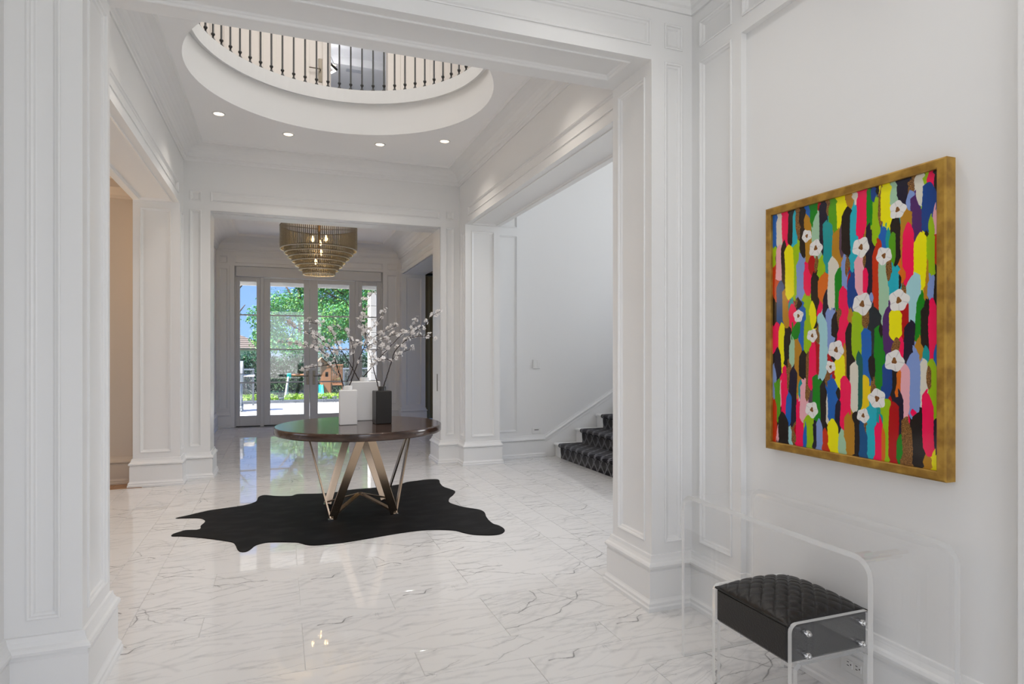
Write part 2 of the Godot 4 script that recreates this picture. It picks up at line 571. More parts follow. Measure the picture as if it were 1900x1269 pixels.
func floors() -> void:
	var f := structure("floor", "polished white marble tile floor with grey veins", "floor")
	solid(f, "bed", M["grout"], Vector3(-6.2, -0.25, -12.95), Vector3(8.2, -0.0028, 3.6))
	var cache := {}
	var lay := func(x0: float, x1: float, z0: float, z1: float, turned: bool) -> void:
		if x1 - x0 < 0.02 or z1 - z0 < 0.02: return
		var v := rng.randi() % 9
		var key := "%.3f %.3f %d %s" % [x1 - x0, z1 - z0, v, turned]
		if not cache.has(key):
			cache[key] = tile_mesh(x1 - x0, z1 - z0, Vector2(fmod(v * 0.377, 1.0), fmod(v * 0.619, 1.0)), turned)
		place(cache[key], "tile", M["marble"], f, Transform3D(Basis(), Vector3(x0, 0, z0)))
	# middle of the hall and the entry: rows running across, broad and narrow by turns
	var rows := [3.4, 2.45, 1.5, 0.55, -0.42, -0.9, -1.38, -1.86, -2.1, -2.395, -2.635, -2.865, -3.375]
	var z := -3.375
	var k := 0
	while z > -12.6:
		z -= [0.24, 0.45][k % 2]
		rows.append(maxf(z, -12.75))
		k += 1
	for r in rows.size() - 1:
		var zb: float = rows[r]
		var za: float = rows[r + 1]
		var entry := zb > -3.37
		var xa := FX0 if entry else -0.72
		var xb := FX1 + 0.03 if entry else 1.87
		var x := (0.1 if r % 2 else -0.375) - 0.955
		while x < xb:
			lay.call(maxf(x, xa), minf(x + 0.955, xb), za, zb, false)
			x += 0.955
	# side bays: columns running into the depth
	var side := func(xs: Array, za: float, zb: float) -> void:
		for i in xs.size() - 1:
			var a: float = minf(xs[i], xs[i + 1])
			var b: float = maxf(xs[i], xs[i + 1])
			var q: float = zb + [0.3, 0.75, 0.05, 0.5][i % 4]
			while q > za:
				lay.call(a, b, maxf(q - 0.955, za), minf(q, zb), false)
				q -= 0.955
	side.call([1.87, 2.09, 2.36, 2.615, 2.86, 3.11, 3.36, 3.61, 3.86, 4.11], -7.75, -3.375)
	side.call([-0.72, -0.955, -1.22, -1.48, -1.73, -1.98, -2.23, -2.48], -7.35, -3.375)
	side.call([-0.72, -0.955, -1.15], -12.75, -7.35)
	side.call([1.87, 2.09, 2.36, 2.615, 2.86], -12.75, -7.75)
	var st := tool()
	box(st, Vector3(4.11, -0.004, -7.75), Vector3(8.1, 0, -3.3))
	put(st, "slab", M["marble"], f)
	st = tool()
	box(st, Vector3(-6.1, -0.004, -7.35), Vector3(-2.48, 0, -2.9))
	put(st, "slab", M["marble"], f)
	var wf := structure("floor_dining", "warm oak plank strip at the beige wall beside the left pier", "floor")
	for i in 12:
		solid(wf, "plank", M["oak plank"], Vector3(-1.48 - i * 0.14, -0.003, -7.66), Vector3(-1.342 - i * 0.14, 0.004, -7.352), 0.002)

const BASE := [[0.045, 0.0], [0.045, 0.020], [0.039, 0.028], [0.039, 0.042], [0.030, 0.054], [0.027, 0.062], [0.027, 0.204], [0.0235, 0.209], [0.0235, 0.222], [0.008, 0.2225], [0.008, 0.2262], [0.035, 0.2265], [0.037, 0.238], [0.031, 0.249], [0.022, 0.256], [0.014, 0.272], [0.010, 0.290], [0.0, 0.292]]
func base(called: String, label: String, path: Array) -> void:
	var st := tool()
	sweep(st, path, BASE)
	tag(put(st, called, M["paint"]), label, "baseboard", "", "structure")

func hall_walls() -> void:
	var p: StandardMaterial3D = M["paint"]
	# right-hand side of the hall: beam over the wide opening to the stairs
	var len_ := P1R - P2F
	var w := structure("wall_hall_right", "white beam and jamb of the wide opening to the stairs", "wall")
	plate(w, "face", p, Vector3(HX1, 0, P2F), Z, Y, len_, 3.67, [
		[JZ - P2F, 0.0, JF - P2F, OH, false], [0.05, 0.35, 0.2, 2.9, true], [0.37, 3.05, JF - P2F, 3.17, true]])
	plate(w, "face", p, Vector3(HX1, 0, JZ), X, Y, 0.448, OH, [[0.08, 0.35, 0.378, 2.9, true]])
	plate(w, "face", p, Vector3(HX1, OH, JZ), X, Z, 0.448, JF - JZ, [[0.06, 0.06, 0.388, JF - JZ - 0.06, true]])
	solid(w, "body", p, Vector3(HX1 + 0.03, OH + 0.03, P2F + 0.02), Vector3(2.578, 3.9, P1R))
	solid(w, "body", p, Vector3(HX1 + 0.03, 0, P2R + 0.02), Vector3(2.578, 3.9, JZ - 0.03))
	solid(w, "body", p, Vector3(HX1 + 0.001, 0, JF), Vector3(2.578, 3.9, P1R + 0.03))
	w = structure("wall_hall_left", "white beam and jamb of the wide opening to the dining side", "wall")
	plate(w, "face", p, Vector3(HX0, 0, P1R), -Z, Y, len_, 3.67, [
		[P1R - JF, 0.0, P1R - JZ, OH, false], [len_ - 0.2, 0.35, len_ - 0.05, 2.9, true], [P1R - JF, 3.05, len_ - 0.37, 3.17, true]])
	plate(w, "face", p, Vector3(-1.434, 0, JZ), X, Y, 0.434, OH, [[0.064, 0.35, 0.354, 2.9, true]])
	plate(w, "face", p, Vector3(-1.434, OH, JZ), X, Z, 0.434, JF - JZ, [[0.06, 0.06, 0.374, JF - JZ - 0.06, true]])
	solid(w, "body", p, Vector3(-1.434, OH + 0.03, P2F + 0.02), Vector3(HX0 - 0.03, 3.9, P1R))
	solid(w, "body", p, Vector3(-1.434, 0, P2R + 0.02), Vector3(HX0 - 0.03, 3.9, JZ - 0.03))
	solid(w, "body", p, Vector3(-1.434, 0, JF), Vector3(HX0 - 0.001, 3.9, P1R + 0.03))
	# rear wall of the hall with the portal to the sitting room
	w = structure("wall_back", "white panelled rear wall of the hall with square opening", "wall")
	plate(w, "face", p, Vector3(HX0, 0, P2F), X, Y, HX1 - HX0, 3.67, [
		[PX0 - HX0, 0.0, PX1 - HX0, OH, false], [0.063, 0.355, 0.176, 2.965, true], [0.063, 3.06, 0.176, 3.175, true],
		[PX0 - HX0 + 0.005, 3.06, PX1 - HX0 - 0.005, 3.175, true], [1.943 - HX0, 0.355, 2.056 - HX0, 2.965, true], [1.943 - HX0, 3.06, 2.056 - HX0, 3.175, true]])
	solid(w, "body", p, Vector3(-1.434, 0, P2R), Vector3(PX0, 3.9, P2F - 0.03))
	solid(w, "body", p, Vector3(PX1, 0, P2R), Vector3(2.578, 3.9, P2F - 0.03))
	# soffit of two boards with the slot of a sliding door between them
	solid(w, "body", p, Vector3(PX0, OH + 0.04, P2R), Vector3(PX1, 3.9, P2F - 0.03))
	solid(w, "soffit_board", p, Vector3(PX0, OH, -7.815), Vector3(PX1, OH + 0.04, P2F - 0.03), 0.002)
	solid(w, "soffit_board", p, Vector3(PX0, OH, P2R), Vector3(PX1, OH + 0.04, -7.85), 0.002)
	var st := tool()
	box(st, Vector3(PX1 - 0.003, 0.9, -7.85), Vector3(PX1 + 0.01, 1.12, -7.815))
	tag(put(st, "door_latch", M["nickel"]), "slim nickel sliding door pull in the jamb behind the table", "latch")

	base("baseboard_right", "tall white baseboard of the near right pier and painting wall", [Vector2(2.2, P1R), Vector2(PX1, P1R), Vector2(PX1, P1F), Vector2(FX1, P1F), Vector2(FX1, -2.51), Vector2(2.173, -2.51), Vector2(2.173, -1.27), Vector2(FX1, -1.27), Vector2(FX1, 3.4)])
	base("baseboard_left", "tall white baseboard round the near left pier", [Vector2(FX0, 3.4), Vector2(FX0, P1F), Vector2(PX0, P1F), Vector2(PX0, P1R), Vector2(-1.1, P1R)])
	base("baseboard_rear_left", "tall white baseboard round the far left pier", [Vector2(-1.434, -7.63), Vector2(-1.434, JZ), Vector2(HX0, JZ), Vector2(HX0, P2F), Vector2(PX0, P2F), Vector2(PX0, P2R), Vector2(-1.12, P2R), Vector2(-1.12, -12.7), Vector2(-0.87, -12.7)])
	base("baseboard_rear_right", "tall white baseboard round the far right pier and stair wall", [Vector2(2.265, P2R), Vector2(PX1, P2R), Vector2(PX1, P2F), Vector2(HX1, P2F), Vector2(HX1, JZ), Vector2(2.578, JZ), Vector2(2.578, -7.69), Vector2(2.987, -7.69), Vector2(2.987, -7.72), Vector2(3.325, -7.72)])
	base("baseboard_sitting", "tall white baseboard in the far right corner of the sitting room", [Vector2(1.99, -12.7), Vector2(2.265, -12.7), Vector2(2.265, -12.44), Vector2(2.74, -12.44), Vector2(2.74, -12.7)])

	# dining side, seen as a warm strip past the near left pier
	w = structure("wall_dining", "beige wall in warm light beyond the left opening", "wall")
	var be: StandardMaterial3D = M["beige paint"]
	solid(w, "body", be, Vector3(-6.2, 0, -7.9), Vector3(-1.434, 3.9, -7.64))
	solid(w, "body", be, Vector3(-6.2, 0, -3.1), Vector3(-1.3, 3.9, -2.9))
	for b in [[Vector3(-6.2, 0, -7.7), Vector3(-6.0, 3.9, -6.5)], [Vector3(-6.2, 0, -3.9), Vector3(-6.0, 3.9, -2.9)], [Vector3(-6.2, 0, -6.5), Vector3(-6.0, 0.7, -3.9)], [Vector3(-6.2, 2.7, -6.5), Vector3(-6.0, 3.9, -3.9)]]:
		solid(w, "body", be, b[0], b[1])
	st = tool()
	sweep(st, [Vector2(-6.0, -7.64), Vector2(-1.434, -7.64)], [[0.0, 3.02], [0.02, 3.02], [0.03, 3.05], [0.06, 3.09], [0.09, 3.12], [0.1, 3.2]])
	put(st, "crown_moulding", be, w)
	st = tool()
	sweep(st, [Vector2(-6.0, -7.64), Vector2(-1.434, -7.64)], BASE)
	put(st, "skirting", be, w)
	solid(w, "ceiling_board", be, Vector3(-6.2, 3.2, -7.9), Vector3(-1.43, 3.4, -2.9))
	var wn := structure("window_4", "window of the dining side beyond the left opening", "window")
	solid(wn, "pane", M["pane"], Vector3(-6.1, 0.7, -6.5), Vector3(-6.09, 2.7, -3.9))
	var dl := thing("wall_sconce", "small warm wall lamp on the beige dining wall", "lamp", Vector3(-2.6, 2.3, -7.55))
	st = tool(0)
	lathe(st, [[0.0, -0.1], [0.05, -0.08], [0.06, 0.0], [0.05, 0.08], [0.0, 0.1]], 16)
	put(st, "shade", M["bulb glow"], dl)
	st = tool()
	cbox(st, Vector3(-0.04, -0.06, -0.09), Vector3(0.04, 0.06, -0.05), 0.005)
	put(st, "bracket", M["nickel"], dl)
	omni("dining_lamp", Vector3(0, 0, 0), rgb(255, 206, 150), 0.25, 0.06, dl)

func ring_plane(st: SurfaceTool, y: float, lo: Vector2, hi: Vector2, c: Vector2, r: float, up: bool) -> void:
	# rectangle lo..hi at height y with a round hole
	var angs := []
	for i in 96: angs.append(TAU * i / 96.0)
	for q in [lo, Vector2(hi.x, lo.y), hi, Vector2(lo.x, hi.y)]: angs.append(fposmod((q - c).angle(), TAU))
	angs.sort()
	var outer := func(t: float) -> Vector3:
		var d := Vector2(cos(t), sin(t))
		var s := 1e9
		if absf(d.x) > 1e-6: s = minf(s, ((hi.x if d.x > 0 else lo.x) - c.x) / d.x)
		if absf(d.y) > 1e-6: s = minf(s, ((hi.y if d.y > 0 else lo.y) - c.y) / d.y)
		return Vector3(c.x + d.x * s, y, c.y + d.y * s)
	for i in angs.size():
		var a: float = angs[i]
		var b: float = angs[(i + 1) % angs.size()]
		var i0 := Vector3(c.x + r * cos(a), y, c.y + r * sin(a))
		var i1 := Vector3(c.x + r * cos(b), y, c.y + r * sin(b))
		if up: quad(st, i0, i1, outer.call(b), outer.call(a))
		else: quad(st, i1, i0, outer.call(a), outer.call(b))

func ceilings() -> void:
	var c := structure("ceiling", "white hall ceiling with the round opening to the upper floor", "ceiling")
	var oc := Vector2(OC.x, OC.z)
	var st := tool()
	ring_plane(st, CE, Vector2(HX0 - 0.02, P2F - 0.02), Vector2(HX1 + 0.02, P1R + 0.02), oc, OR_, false)
	put(st, "face", M["ceiling paint"], c)
	# drum of the round opening with a fascia set a little inwards
	st = tool(1)
	var n := 96
	var prof := [[OR_, CE], [OR_, 3.99]]
	lathe(st, [[OR_, 3.992], [OR_, CE]], n, OC)
	put(st, "drum", M["wall paint"], c)
	st = tool()
	lathe(st, [[OR_ + 0.002, 3.99], [OR_ - 0.035, 3.99]].duplicate(), n, OC)
	lathe(st, [[OR_ - 0.035, UF], [OR_ - 0.035, 3.985]], n, OC)
	lathe(st, [[OR_ + 0.02, UF], [OR_ - 0.035, UF]], n, OC)
	put(st, "fascia", M["wall paint"], c)
	# cove round the hall
	st = tool()
	var cove := [[0.0, 3.495], [0.012, 3.495], [0.016, 3.512], [0.028, 3.52], [0.03, 3.535], [0.042, 3.54], [0.044, 3.552]]
	for i in 7:
		var t := i / 6.0 * PI / 2
		cove.append([0.044 + 0.15 * (1.0 - cos(t)), 3.552 + 0.095 * sin(t)])
	cove.append_array([[0.2, 3.647], [0.2, 3.655], [0.208, 3.662], [0.216, 3.67]])
	sweep(st, [Vector2(HX0, P1R), Vector2(HX0, P2F), Vector2(HX1, P2F), Vector2(HX1, P1R)], cove, true)
	tag(put(st, "trim_2", M["paint"]), "white cove moulding round the hall ceiling", "moulding", "", "structure")
	# recessed lights in a circle round the opening, and two that wash the painting wall
	var k := 0
	var names := ["leftmost of the four round recessed lights in the hall ceiling", "second from the left of the four round recessed ceiling lights", "third from the left of the four round recessed ceiling lights", "rightmost of the four round recessed lights in the hall ceiling"]
	for p in [Vector2(-0.555, -6.565), Vector2(0.074, -6.926), Vector2(1.018, -6.917), Vector2(1.657, -6.57), Vector2(-0.555, -4.35), Vector2(0.05, -3.99), Vector2(1.01, -3.99), Vector2(1.657, -4.35), Vector2(1.4, -2.25), Vector2(1.4, -1.15)]:
		var lab: String = names[k] if k < 4 else ["recessed light before the opening at the left beam near the portal", "recessed light before the opening, left of its middle", "recessed light before the opening, right of its middle", "recessed light before the opening at the right beam near the portal"][k - 4] if k < 8 else ["recessed entry light above the far end of the console", "recessed entry light above the near end of the console"][k - 8]
		var d := thing("recessed_light", lab, "ceiling light", Vector3(p.x, CE, p.y), "recessed lights round the opening" if k < 8 else "recessed lights before the painting")
		st = tool(0)
		lathe(st, [[0.062, 0.0], [0.062, -0.004], [0.058, -0.007], [0.048, -0.006], [0.044, -0.001]].map(func(q): return [q[0], q[1]]), 28)
		put(st, "trim_ring", M["paint"], d)
		st = tool()
		lathe(st, [[0.045, -0.002], [0.0, -0.002]], 28)
		put(st, "lamp_lens", M["downlight glow"], d)
		var l := SpotLight3D.new()
		l.name = "spot"
		l.light_color = rgb(255, 244, 232) if k < 8 else rgb(255, 251, 246)
		l.light_energy = 0.42 if k < 8 else 0.42
		l.light_size = 0.04
		l.spot_angle = 58.0
		l.spot_angle_attenuation = 0.9
		l.spot_range = 20.0
		l.shadow_enabled = true
		d.add_child(l)
		l.position = Vector3(0, -0.02, 0)
		l.rotation.x = -PI / 2
		k += 1

func upstairs() -> void:
	var cp: StandardMaterial3D = M["cream paint"]
	var s := structure("floor_upper", "upper floor landing round the opening", "floor")
	var st := tool()
	ring_plane(st, UF, Vector2(-2.6, -8.35), Vector2(2.578, -3.3), Vector2(OC.x, OC.z), OR_ + 0.01, true)
	put(st, "face", M["cream paint"], s)
	solid(s, "bedroom_floor", M["grey paint"], Vector3(-3.0, 3.95, -13.2), Vector3(4.0, UF, -8.35))
	var uz := -8.35
	var w := structure("wall_upper", "cream upper landing wall behind the black balusters", "wall")
	for b in [[Vector3(-2.6, UF, uz - 0.15), Vector3(0.578, 6.9, uz)], [Vector3(1.33, UF, uz - 0.15), Vector3(2.6, 6.9, uz)], [Vector3(0.578, 6.25, uz - 0.15), Vector3(1.33, 6.9, uz)],
		[Vector3(-2.75, UF, uz), Vector3(-2.6, 6.9, -3.3)], [Vector3(2.578, UF, uz), Vector3(2.72, 6.9, -3.3)], [Vector3(-2.75, UF, -3.3), Vector3(2.72, 6.9, -3.15)]]:
		solid(w, "body", cp, b[0], b[1])
	# tall panels of the landing wall show as faint uprights between the balusters
	for x in [-2.3, -1.75, -1.2, -0.65, -0.1, 1.5, 2.05]:
		st = tool()
		for e in [0.0, 0.4]:
			cbox(st, Vector3(x + e, UF + 0.12, uz), Vector3(x + e + 0.045, 6.4, uz + 0.014), 0.005)
		put(st, "panel_strip", cp, w)
	for x in [0.5, 1.33]:
		solid(w, "door_casing", cp, Vector3(x, UF, uz), Vector3(x + 0.078, 6.32, uz + 0.02), 0.004)
	var c := structure("ceiling_upper", "upper landing ceiling with a skylight", "ceiling")
	for b in [[Vector3(-2.75, 6.9, uz - 0.15), Vector3(2.72, 7.1, -6.7)], [Vector3(-2.75, 6.9, -4.2), Vector3(2.72, 7.1, -3.15)], [Vector3(-2.75, 6.9, -6.7), Vector3(-0.7, 7.1, -4.2)], [Vector3(1.76, 6.9, -6.7), Vector3(2.72, 7.1, -4.2)]]:
		solid(c, "body", M["ceiling paint"], b[0], b[1])
	solid(c, "skylight_diffuser", M["skylight glow"], Vector3(-0.7, 7.02, -6.7), Vector3(1.76, 7.09, -4.2))
	# bedroom seen through the open door
	w = structure("wall_bedroom", "grey bedroom walls seen through the upstairs doorway", "wall")
	var gp: StandardMaterial3D = M["grey paint"]
	solid(w, "body", gp, Vector3(-3.0, UF, -13.2), Vector3(4.0, 6.9, -13.0))
	solid(w, "body", gp, Vector3(-3.15, UF, -13.2), Vector3(-3.0, 6.9, uz))
	solid(w, "body", M["ceiling paint"], Vector3(2.35, UF, -13.2), Vector3(2.5, 6.9, uz))
	c = structure("ceiling_bedroom", "bedroom ceiling with a stepped tray seen past the balusters", "ceiling")
	solid(c, "body", M["ceiling paint"], Vector3(-3.0, 6.86, -13.2), Vector3(4.0, 7.1, uz - 0.14))
	solid(c, "dropped_border", M["ceiling paint"], Vector3(-3.0, 6.72, -13.2), Vector3(4.0, 6.88, -11.9), 0.004)
	var up := thing("panel_door", "cream door standing ajar behind the upstairs balusters", "door", Vector3(0.60, UF + 0.01, uz - 0.2))
	up.rotation.y = 1.5
	st = tool()
	cbox(st, Vector3(0.0, 0.0, -0.02), Vector3(0.72, 2.1, 0.02), 0.004)
	put(st, "leaf", cp, up)
	var lv := thing("door_lever", "brushed nickel lever on a long plate beside the upstairs doorway", "handle", Vector3(0.475, 5.0, uz))
	st = tool()
	cbox(st, Vector3(-0.025, -0.15, 0.0), Vector3(0.025, 0.15, 0.012), 0.003)
	put(st, "plate", M["nickel"], lv)
	st = tool(0)
	tube(st, [Vector3(0, 0, 0.01), Vector3(0, 0, 0.05), Vector3(-0.02, 0, 0.058), Vector3(-0.14, 0.0, 0.058)], 0.008, 0.007, 8)
	put(st, "lever", M["nickel"], lv)
	st = tool()
	cbox(st, Vector3(1.335, 4.86, uz), Vector3(1.375, 4.98, uz + 0.012), 0.003)
	tag(put(st, "strike_plate", M["nickel"]), "small nickel plate on the right casing of the upstairs doorway", "plate")
	# hexagonal light, downlight and vent of the bedroom
	var hx := thing("hexagon_light", "dark hexagonal ceiling lamp with a glowing strip in the bedroom", "ceiling light", Vector3(0.66, 6.3, -11.2))
	var pts := []
	for i in 7: pts.append(Vector3(0.24 * cos(TAU * i / 6), 0, 0.24 * sin(TAU * i / 6)))
	st = tool()
	tube(st, pts, 0.03, 0.03, 4)
	put(st, "ring", M["iron"], hx)
	st = tool()
	tube(st, pts.map(func(v): return v * 0.94 + Vector3(0, -0.025, 0)), 0.016, 0.016, 6)
	put(st, "light_strip", M["light strip glow"], hx)
	for i in 3:
		st = tool()
		tube(st, [pts[i * 2], Vector3(0, 0.56, 0)], 0.004, 0.004, 5)
		put(st, "cord", M["iron"], hx)
	omni("hexagon_glow", Vector3(0, -0.08, 0), rgb(250, 250, 255), 0.5, 0.2, hx)
	var dl := thing("recessed_light", "round recessed light in the bedroom ceiling past the door edge", "ceiling light", Vector3(0.9, 6.72, -12.0))
	st = tool(0)
	lathe(st, [[0.075, 0.0], [0.075, -0.005], [0.068, -0.009], [0.055, -0.002]], 24)
	put(st, "trim_ring", M["paint"], dl)
	st = tool()
	lathe(st, [[0.056, -0.003], [0.0, -0.003]], 24)
	put(st, "lamp_lens", M["downlight glow"], dl)
	var vt := thing("air_vent", "narrow slatted air vent in the upstairs bedroom ceiling", "vent", Vector3(1.3, 6.72, -12.1))
	st = tool()
	for q in [[-0.15, -0.15, -0.06, 0.06], [0.14, 0.15, -0.06, 0.06], [-0.14, 0.14, -0.06, -0.052], [-0.14, 0.14, 0.052, 0.06]]:
		box(st, Vector3(q[0], -0.008, q[2]), Vector3(q[1], 0.0, q[3]))
	put(st, "frame", M["grey paint"], vt)
	for i in 4:
		st = tool()
		box(st, Vector3(-0.14, -0.006, -0.043 + i * 0.024), Vector3(0.14, 0.0, -0.033 + i * 0.024))
		put(st, "slat", M["grey paint"], vt)
	# iron balustrade
	var r := thing("balustrade", "black iron balusters curving round the upper opening", "railing", Vector3(OC.x, UF, OC.z))
	st = tool(0)
	lathe(st, [[0.019, 0.0], [0.019, 0.012], [0.012, 0.022], [0.0085, 0.03], [0.0085, 0.045], [0.015, 0.052], [0.017, 0.06], [0.015, 0.068], [0.0085, 0.075], [0.0078, 0.95]], 8)
	st.generate_normals()
	var bm := st.commit()
	var nb := 68
	for i in nb:
		var t := TAU * (i + 0.35) / nb
		place(bm, "baluster", M["iron"], r, Transform3D(Basis(), Vector3(1.235 * cos(t), 0, 1.235 * sin(t))))
	st = tool(0)
	lathe(st, [[1.21, 0.95], [1.26, 0.95], [1.265, 0.97], [1.25, 1.0], [1.22, 1.0], [1.205, 0.97], [1.21, 0.95]], 72)
	put(st, "handrail", M["walnut"], r)

func glazed(called: String, label: String, cat: String, x0: float, x1: float, g0: float, g1: float, y0: float, top: float) -> Node3D:
	var o := structure(called, label, cat)
	var m: StandardMaterial3D = M["door paint"]
	var za := DZ - 0.03
	var zb := DZ + 0.025
	solid(o, "stile", m, Vector3(x0, y0, za), Vector3(g0, top, zb), 0.004)
	solid(o, "stile", m, Vector3(g1, y0, za), Vector3(x1, top, zb), 0.004)
	solid(o, "rail", m, Vector3(g0, y0, za), Vector3(g1, 0.205, zb), 0.004)
	solid(o, "rail", m, Vector3(g0, 2.738, za), Vector3(g1, top, zb), 0.004)
	var ys := [0.205, 0.83, 1.46, 2.11, 2.738]
	for i in 3:
		solid(o, "muntin", m, Vector3(g0, ys[i + 1] - 0.013, DZ - 0.02), Vector3(g1, ys[i + 1] + 0.013, DZ + 0.018), 0.004)
	for i in 4:
		solid(o, "pane", M["pane"], Vector3(g0, ys[i] + (0.013 if i else 0.0), DZ - 0.003), Vector3(g1, ys[i + 1] - (0.013 if i < 3 else 0.0), DZ + 0.003))
	return o

func sitting_room() -> void:
	var p: StandardMaterial3D = M["paint"]
	var bz := -12.7
	var w := structure("wall_garden", "white panelled wall round the garden doors", "wall")
	plate(w, "face", p, Vector3(-1.12, 0, bz), X, Y, 3.385, 3.6, [
		[-0.81 + 1.12, 0.0, 1.93 + 1.12, 3.02, false], [0.05, 0.35, 0.2, 2.97, true], [0.05, 3.06, 0.2, 3.2, true], [0.31, 3.06, 3.05, 3.2, true],
		[3.13, 0.35, 3.33, 2.97, true], [3.13, 3.06, 3.33, 3.2, true]])
	solid(w, "body", p, Vector3(-1.4, 0, -13.0), Vector3(-0.81, 4.0, bz - 0.03))
	solid(w, "body", p, Vector3(1.93, 0, -13.0), Vector3(2.75, 4.0, bz - 0.03))
	solid(w, "body", p, Vector3(-0.81, 3.02, -13.0), Vector3(1.93, 4.0, bz - 0.03))
	for x in [-0.89, 1.93]:
		solid(w, "door_casing", p, Vector3(x, 0, bz), Vector3(x + 0.08, 3.02, bz + 0.018), 0.005)
	w = structure("wall_sitting_left", "white left wall of the sitting room", "wall")
	solid(w, "body", p, Vector3(-1.434, 0, bz), Vector3(-1.12, 3.9, P2R))
	w = structure("wall_sitting_right", "white right wall of the sitting room with an opening", "wall")
	plate(w, "face", p, Vector3(2.265, 0, bz), Z, Y, P2R - bz, 3.6, [[0.26, 0.0, 3.7, OH, false], [0.3, 3.05, 3.7, 3.17, true]])
	plate(w, "face", p, Vector3(2.265, 0, -12.44), X, Y, 0.475, OH, [[0.08, 0.35, 0.4, 2.9, true]])
	solid(w, "body", p, Vector3(2.295, OH, bz), Vector3(2.74, 3.9, P2R))
	solid(w, "body", p, Vector3(2.295, 0, bz), Vector3(2.74, 3.9, -12.47))
	solid(w, "body", p, Vector3(2.295, 0, -9.0), Vector3(2.74, 3.9, P2R))
	# neighbouring room with the drape
	var nb: StandardMaterial3D = M["beige paint"]
	solid(w, "outer_wall", nb, Vector3(2.74, 0, -13.2), Vector3(6.2, 3.9, -13.05))
	for b in [[0.0, 3.9, -13.2, -12.3], [0.0, 3.9, -9.2, -7.9], [0.0, 0.5, -12.3, -9.2], [2.9, 3.9, -12.3, -9.2]]:
		solid(w, "outer_wall", nb, Vector3(6.0, b[0], b[2]), Vector3(6.2, b[1], b[3]))
	var wg := structure("window_6", "window of the room beyond the far right opening", "window")
	solid(wg, "pane", M["pane"], Vector3(6.09, 0.5, -12.3), Vector3(6.1, 2.9, -9.2))
	solid(w, "outer_wall", nb, Vector3(2.74, 3.4, -13.2), Vector3(6.2, 3.9, -7.9))
	var c := structure("ceiling_sitting", "white coved ceiling above the tiered chandelier", "ceiling")
	solid(c, "body", M["ceiling paint"], Vector3(-1.434, 3.55, -12.9), Vector3(2.74, 3.9, P2R))
	var st := tool()
	var cove := [[0.0, 3.29], [0.012, 3.29], [0.02, 3.31], [0.035, 3.32], [0.04, 3.335]]
	for i in 7:
		var t := i / 6.0 * PI / 2
		cove.append([0.045 + 0.34 * (1.0 - cos(t)), 3.34 + 0.17 * sin(t)])
	cove.append_array([[0.39, 3.51], [0.40, 3.53], [0.415, 3.55]])
	sweep(st, [Vector2(-1.12, P2R), Vector2(-1.12, bz), Vector2(2.265, bz), Vector2(2.265, P2R)], cove, true)
	put(st, "cove", M["paint"], c)
	# doors and sidelights
	glazed("window_1", "narrow left sidelight with four panes beside the garden doors", "window", -0.785, -0.365, -0.719, -0.43, 0.0, 2.83)
	glazed("window_2", "narrow right sidelight with four panes beside the garden doors", "window", 1.46, 1.9, 1.528, 1.814, 0.0, 2.83)
	var d1 := glazed("door_1", "left leaf of the white glazed garden doors", "door", -0.3, 0.525, -0.187, 0.419, 0.02, 2.82)
	var d2 := glazed("door_2", "right leaf of the white glazed garden doors", "door", 0.529, 1.394, 0.681, 1.278, 0.02, 2.82)
	var t2 := structure("trim_3", "white posts and sill of the garden door frame", "door frame")
	for q in [[-0.81, -0.785], [-0.365, -0.3], [1.394, 1.46], [1.9, 1.93]]:
		solid(t2, "post", M["door paint"], Vector3(q[0], 0, DZ - 0.06), Vector3(q[1], 3.02, DZ + 0.05), 0.006)
	solid(t2, "head", M["door paint"], Vector3(-0.785, 2.83, DZ - 0.06), Vector3(1.9, 3.02, DZ - 0.02))
	solid(t2, "sill", M["iron"], Vector3(-0.81, 0.0, DZ - 0.1), Vector3(1.93, 0.018, DZ + 0.04), 0.003)
	for q in [[d1, 0.49, -1.0], [d2, 0.607, 1.0]]:
		var dn: Node3D = q[0]
		solid(dn, "handle_plate", M["nickel"], Vector3(q[1] - 0.024, 0.777, DZ + 0.024), Vector3(q[1] + 0.024, 1.048, DZ + 0.036), 0.004)
		st = tool(0)
		tube(st, [Vector3(q[1], 0.945, DZ + 0.03), Vector3(q[1], 0.945, DZ + 0.075), Vector3(q[1] + q[2] * 0.02, 0.945, DZ + 0.085), Vector3(q[1] + q[2] * 0.13, 0.945, DZ + 0.085)], 0.009, 0.008, 8)
		put(st, "lever", M["nickel"], dn)
	st = tool()
	cbox(st, Vector3(-0.785, 2.825, DZ + 0.0), Vector3(1.9, 3.015, DZ + 0.1), 0.006)
	tag(put(st, "blind_cassette", M["door paint"]), "long pale grey roller blind box above the garden doors", "blind")
	# drape on a dark rod in the neighbouring room
	var dr := thing("curtain", "olive brown drape hanging beyond the far right opening", "curtain", Vector3(2.92, 0.0, -12.93))
	st = tool(0)
	var prev := []
	for i in 49:
		var u := i / 48.0
		var zz := 0.035 * sin(u * TAU * 6.0)
		var col := [Vector3(-0.17 + 0.75 * u, 0.02, zz), Vector3(-0.17 + 0.75 * u, 3.0, zz * 0.8)]
		if prev: quad(st, prev[0], col[0], col[1], prev[1])
		prev = col
	put(st, "cloth", M["curtain"], dr)
	st = tool(0)
	tube(st, [Vector3(-0.18, 3.045, 0), Vector3(1.6, 3.045, 0)], 0.022, 0.022, 10)
	put(st, "rod", M["iron"], dr)
	st = tool()
	cbox(st, Vector3(0.3, 3.03, -0.125), Vector3(0.33, 3.06, 0.0), 0.003)
	put(st, "bracket", M["iron"], dr)
	chandelier(Vector3(0.5725, 0, -10.4))

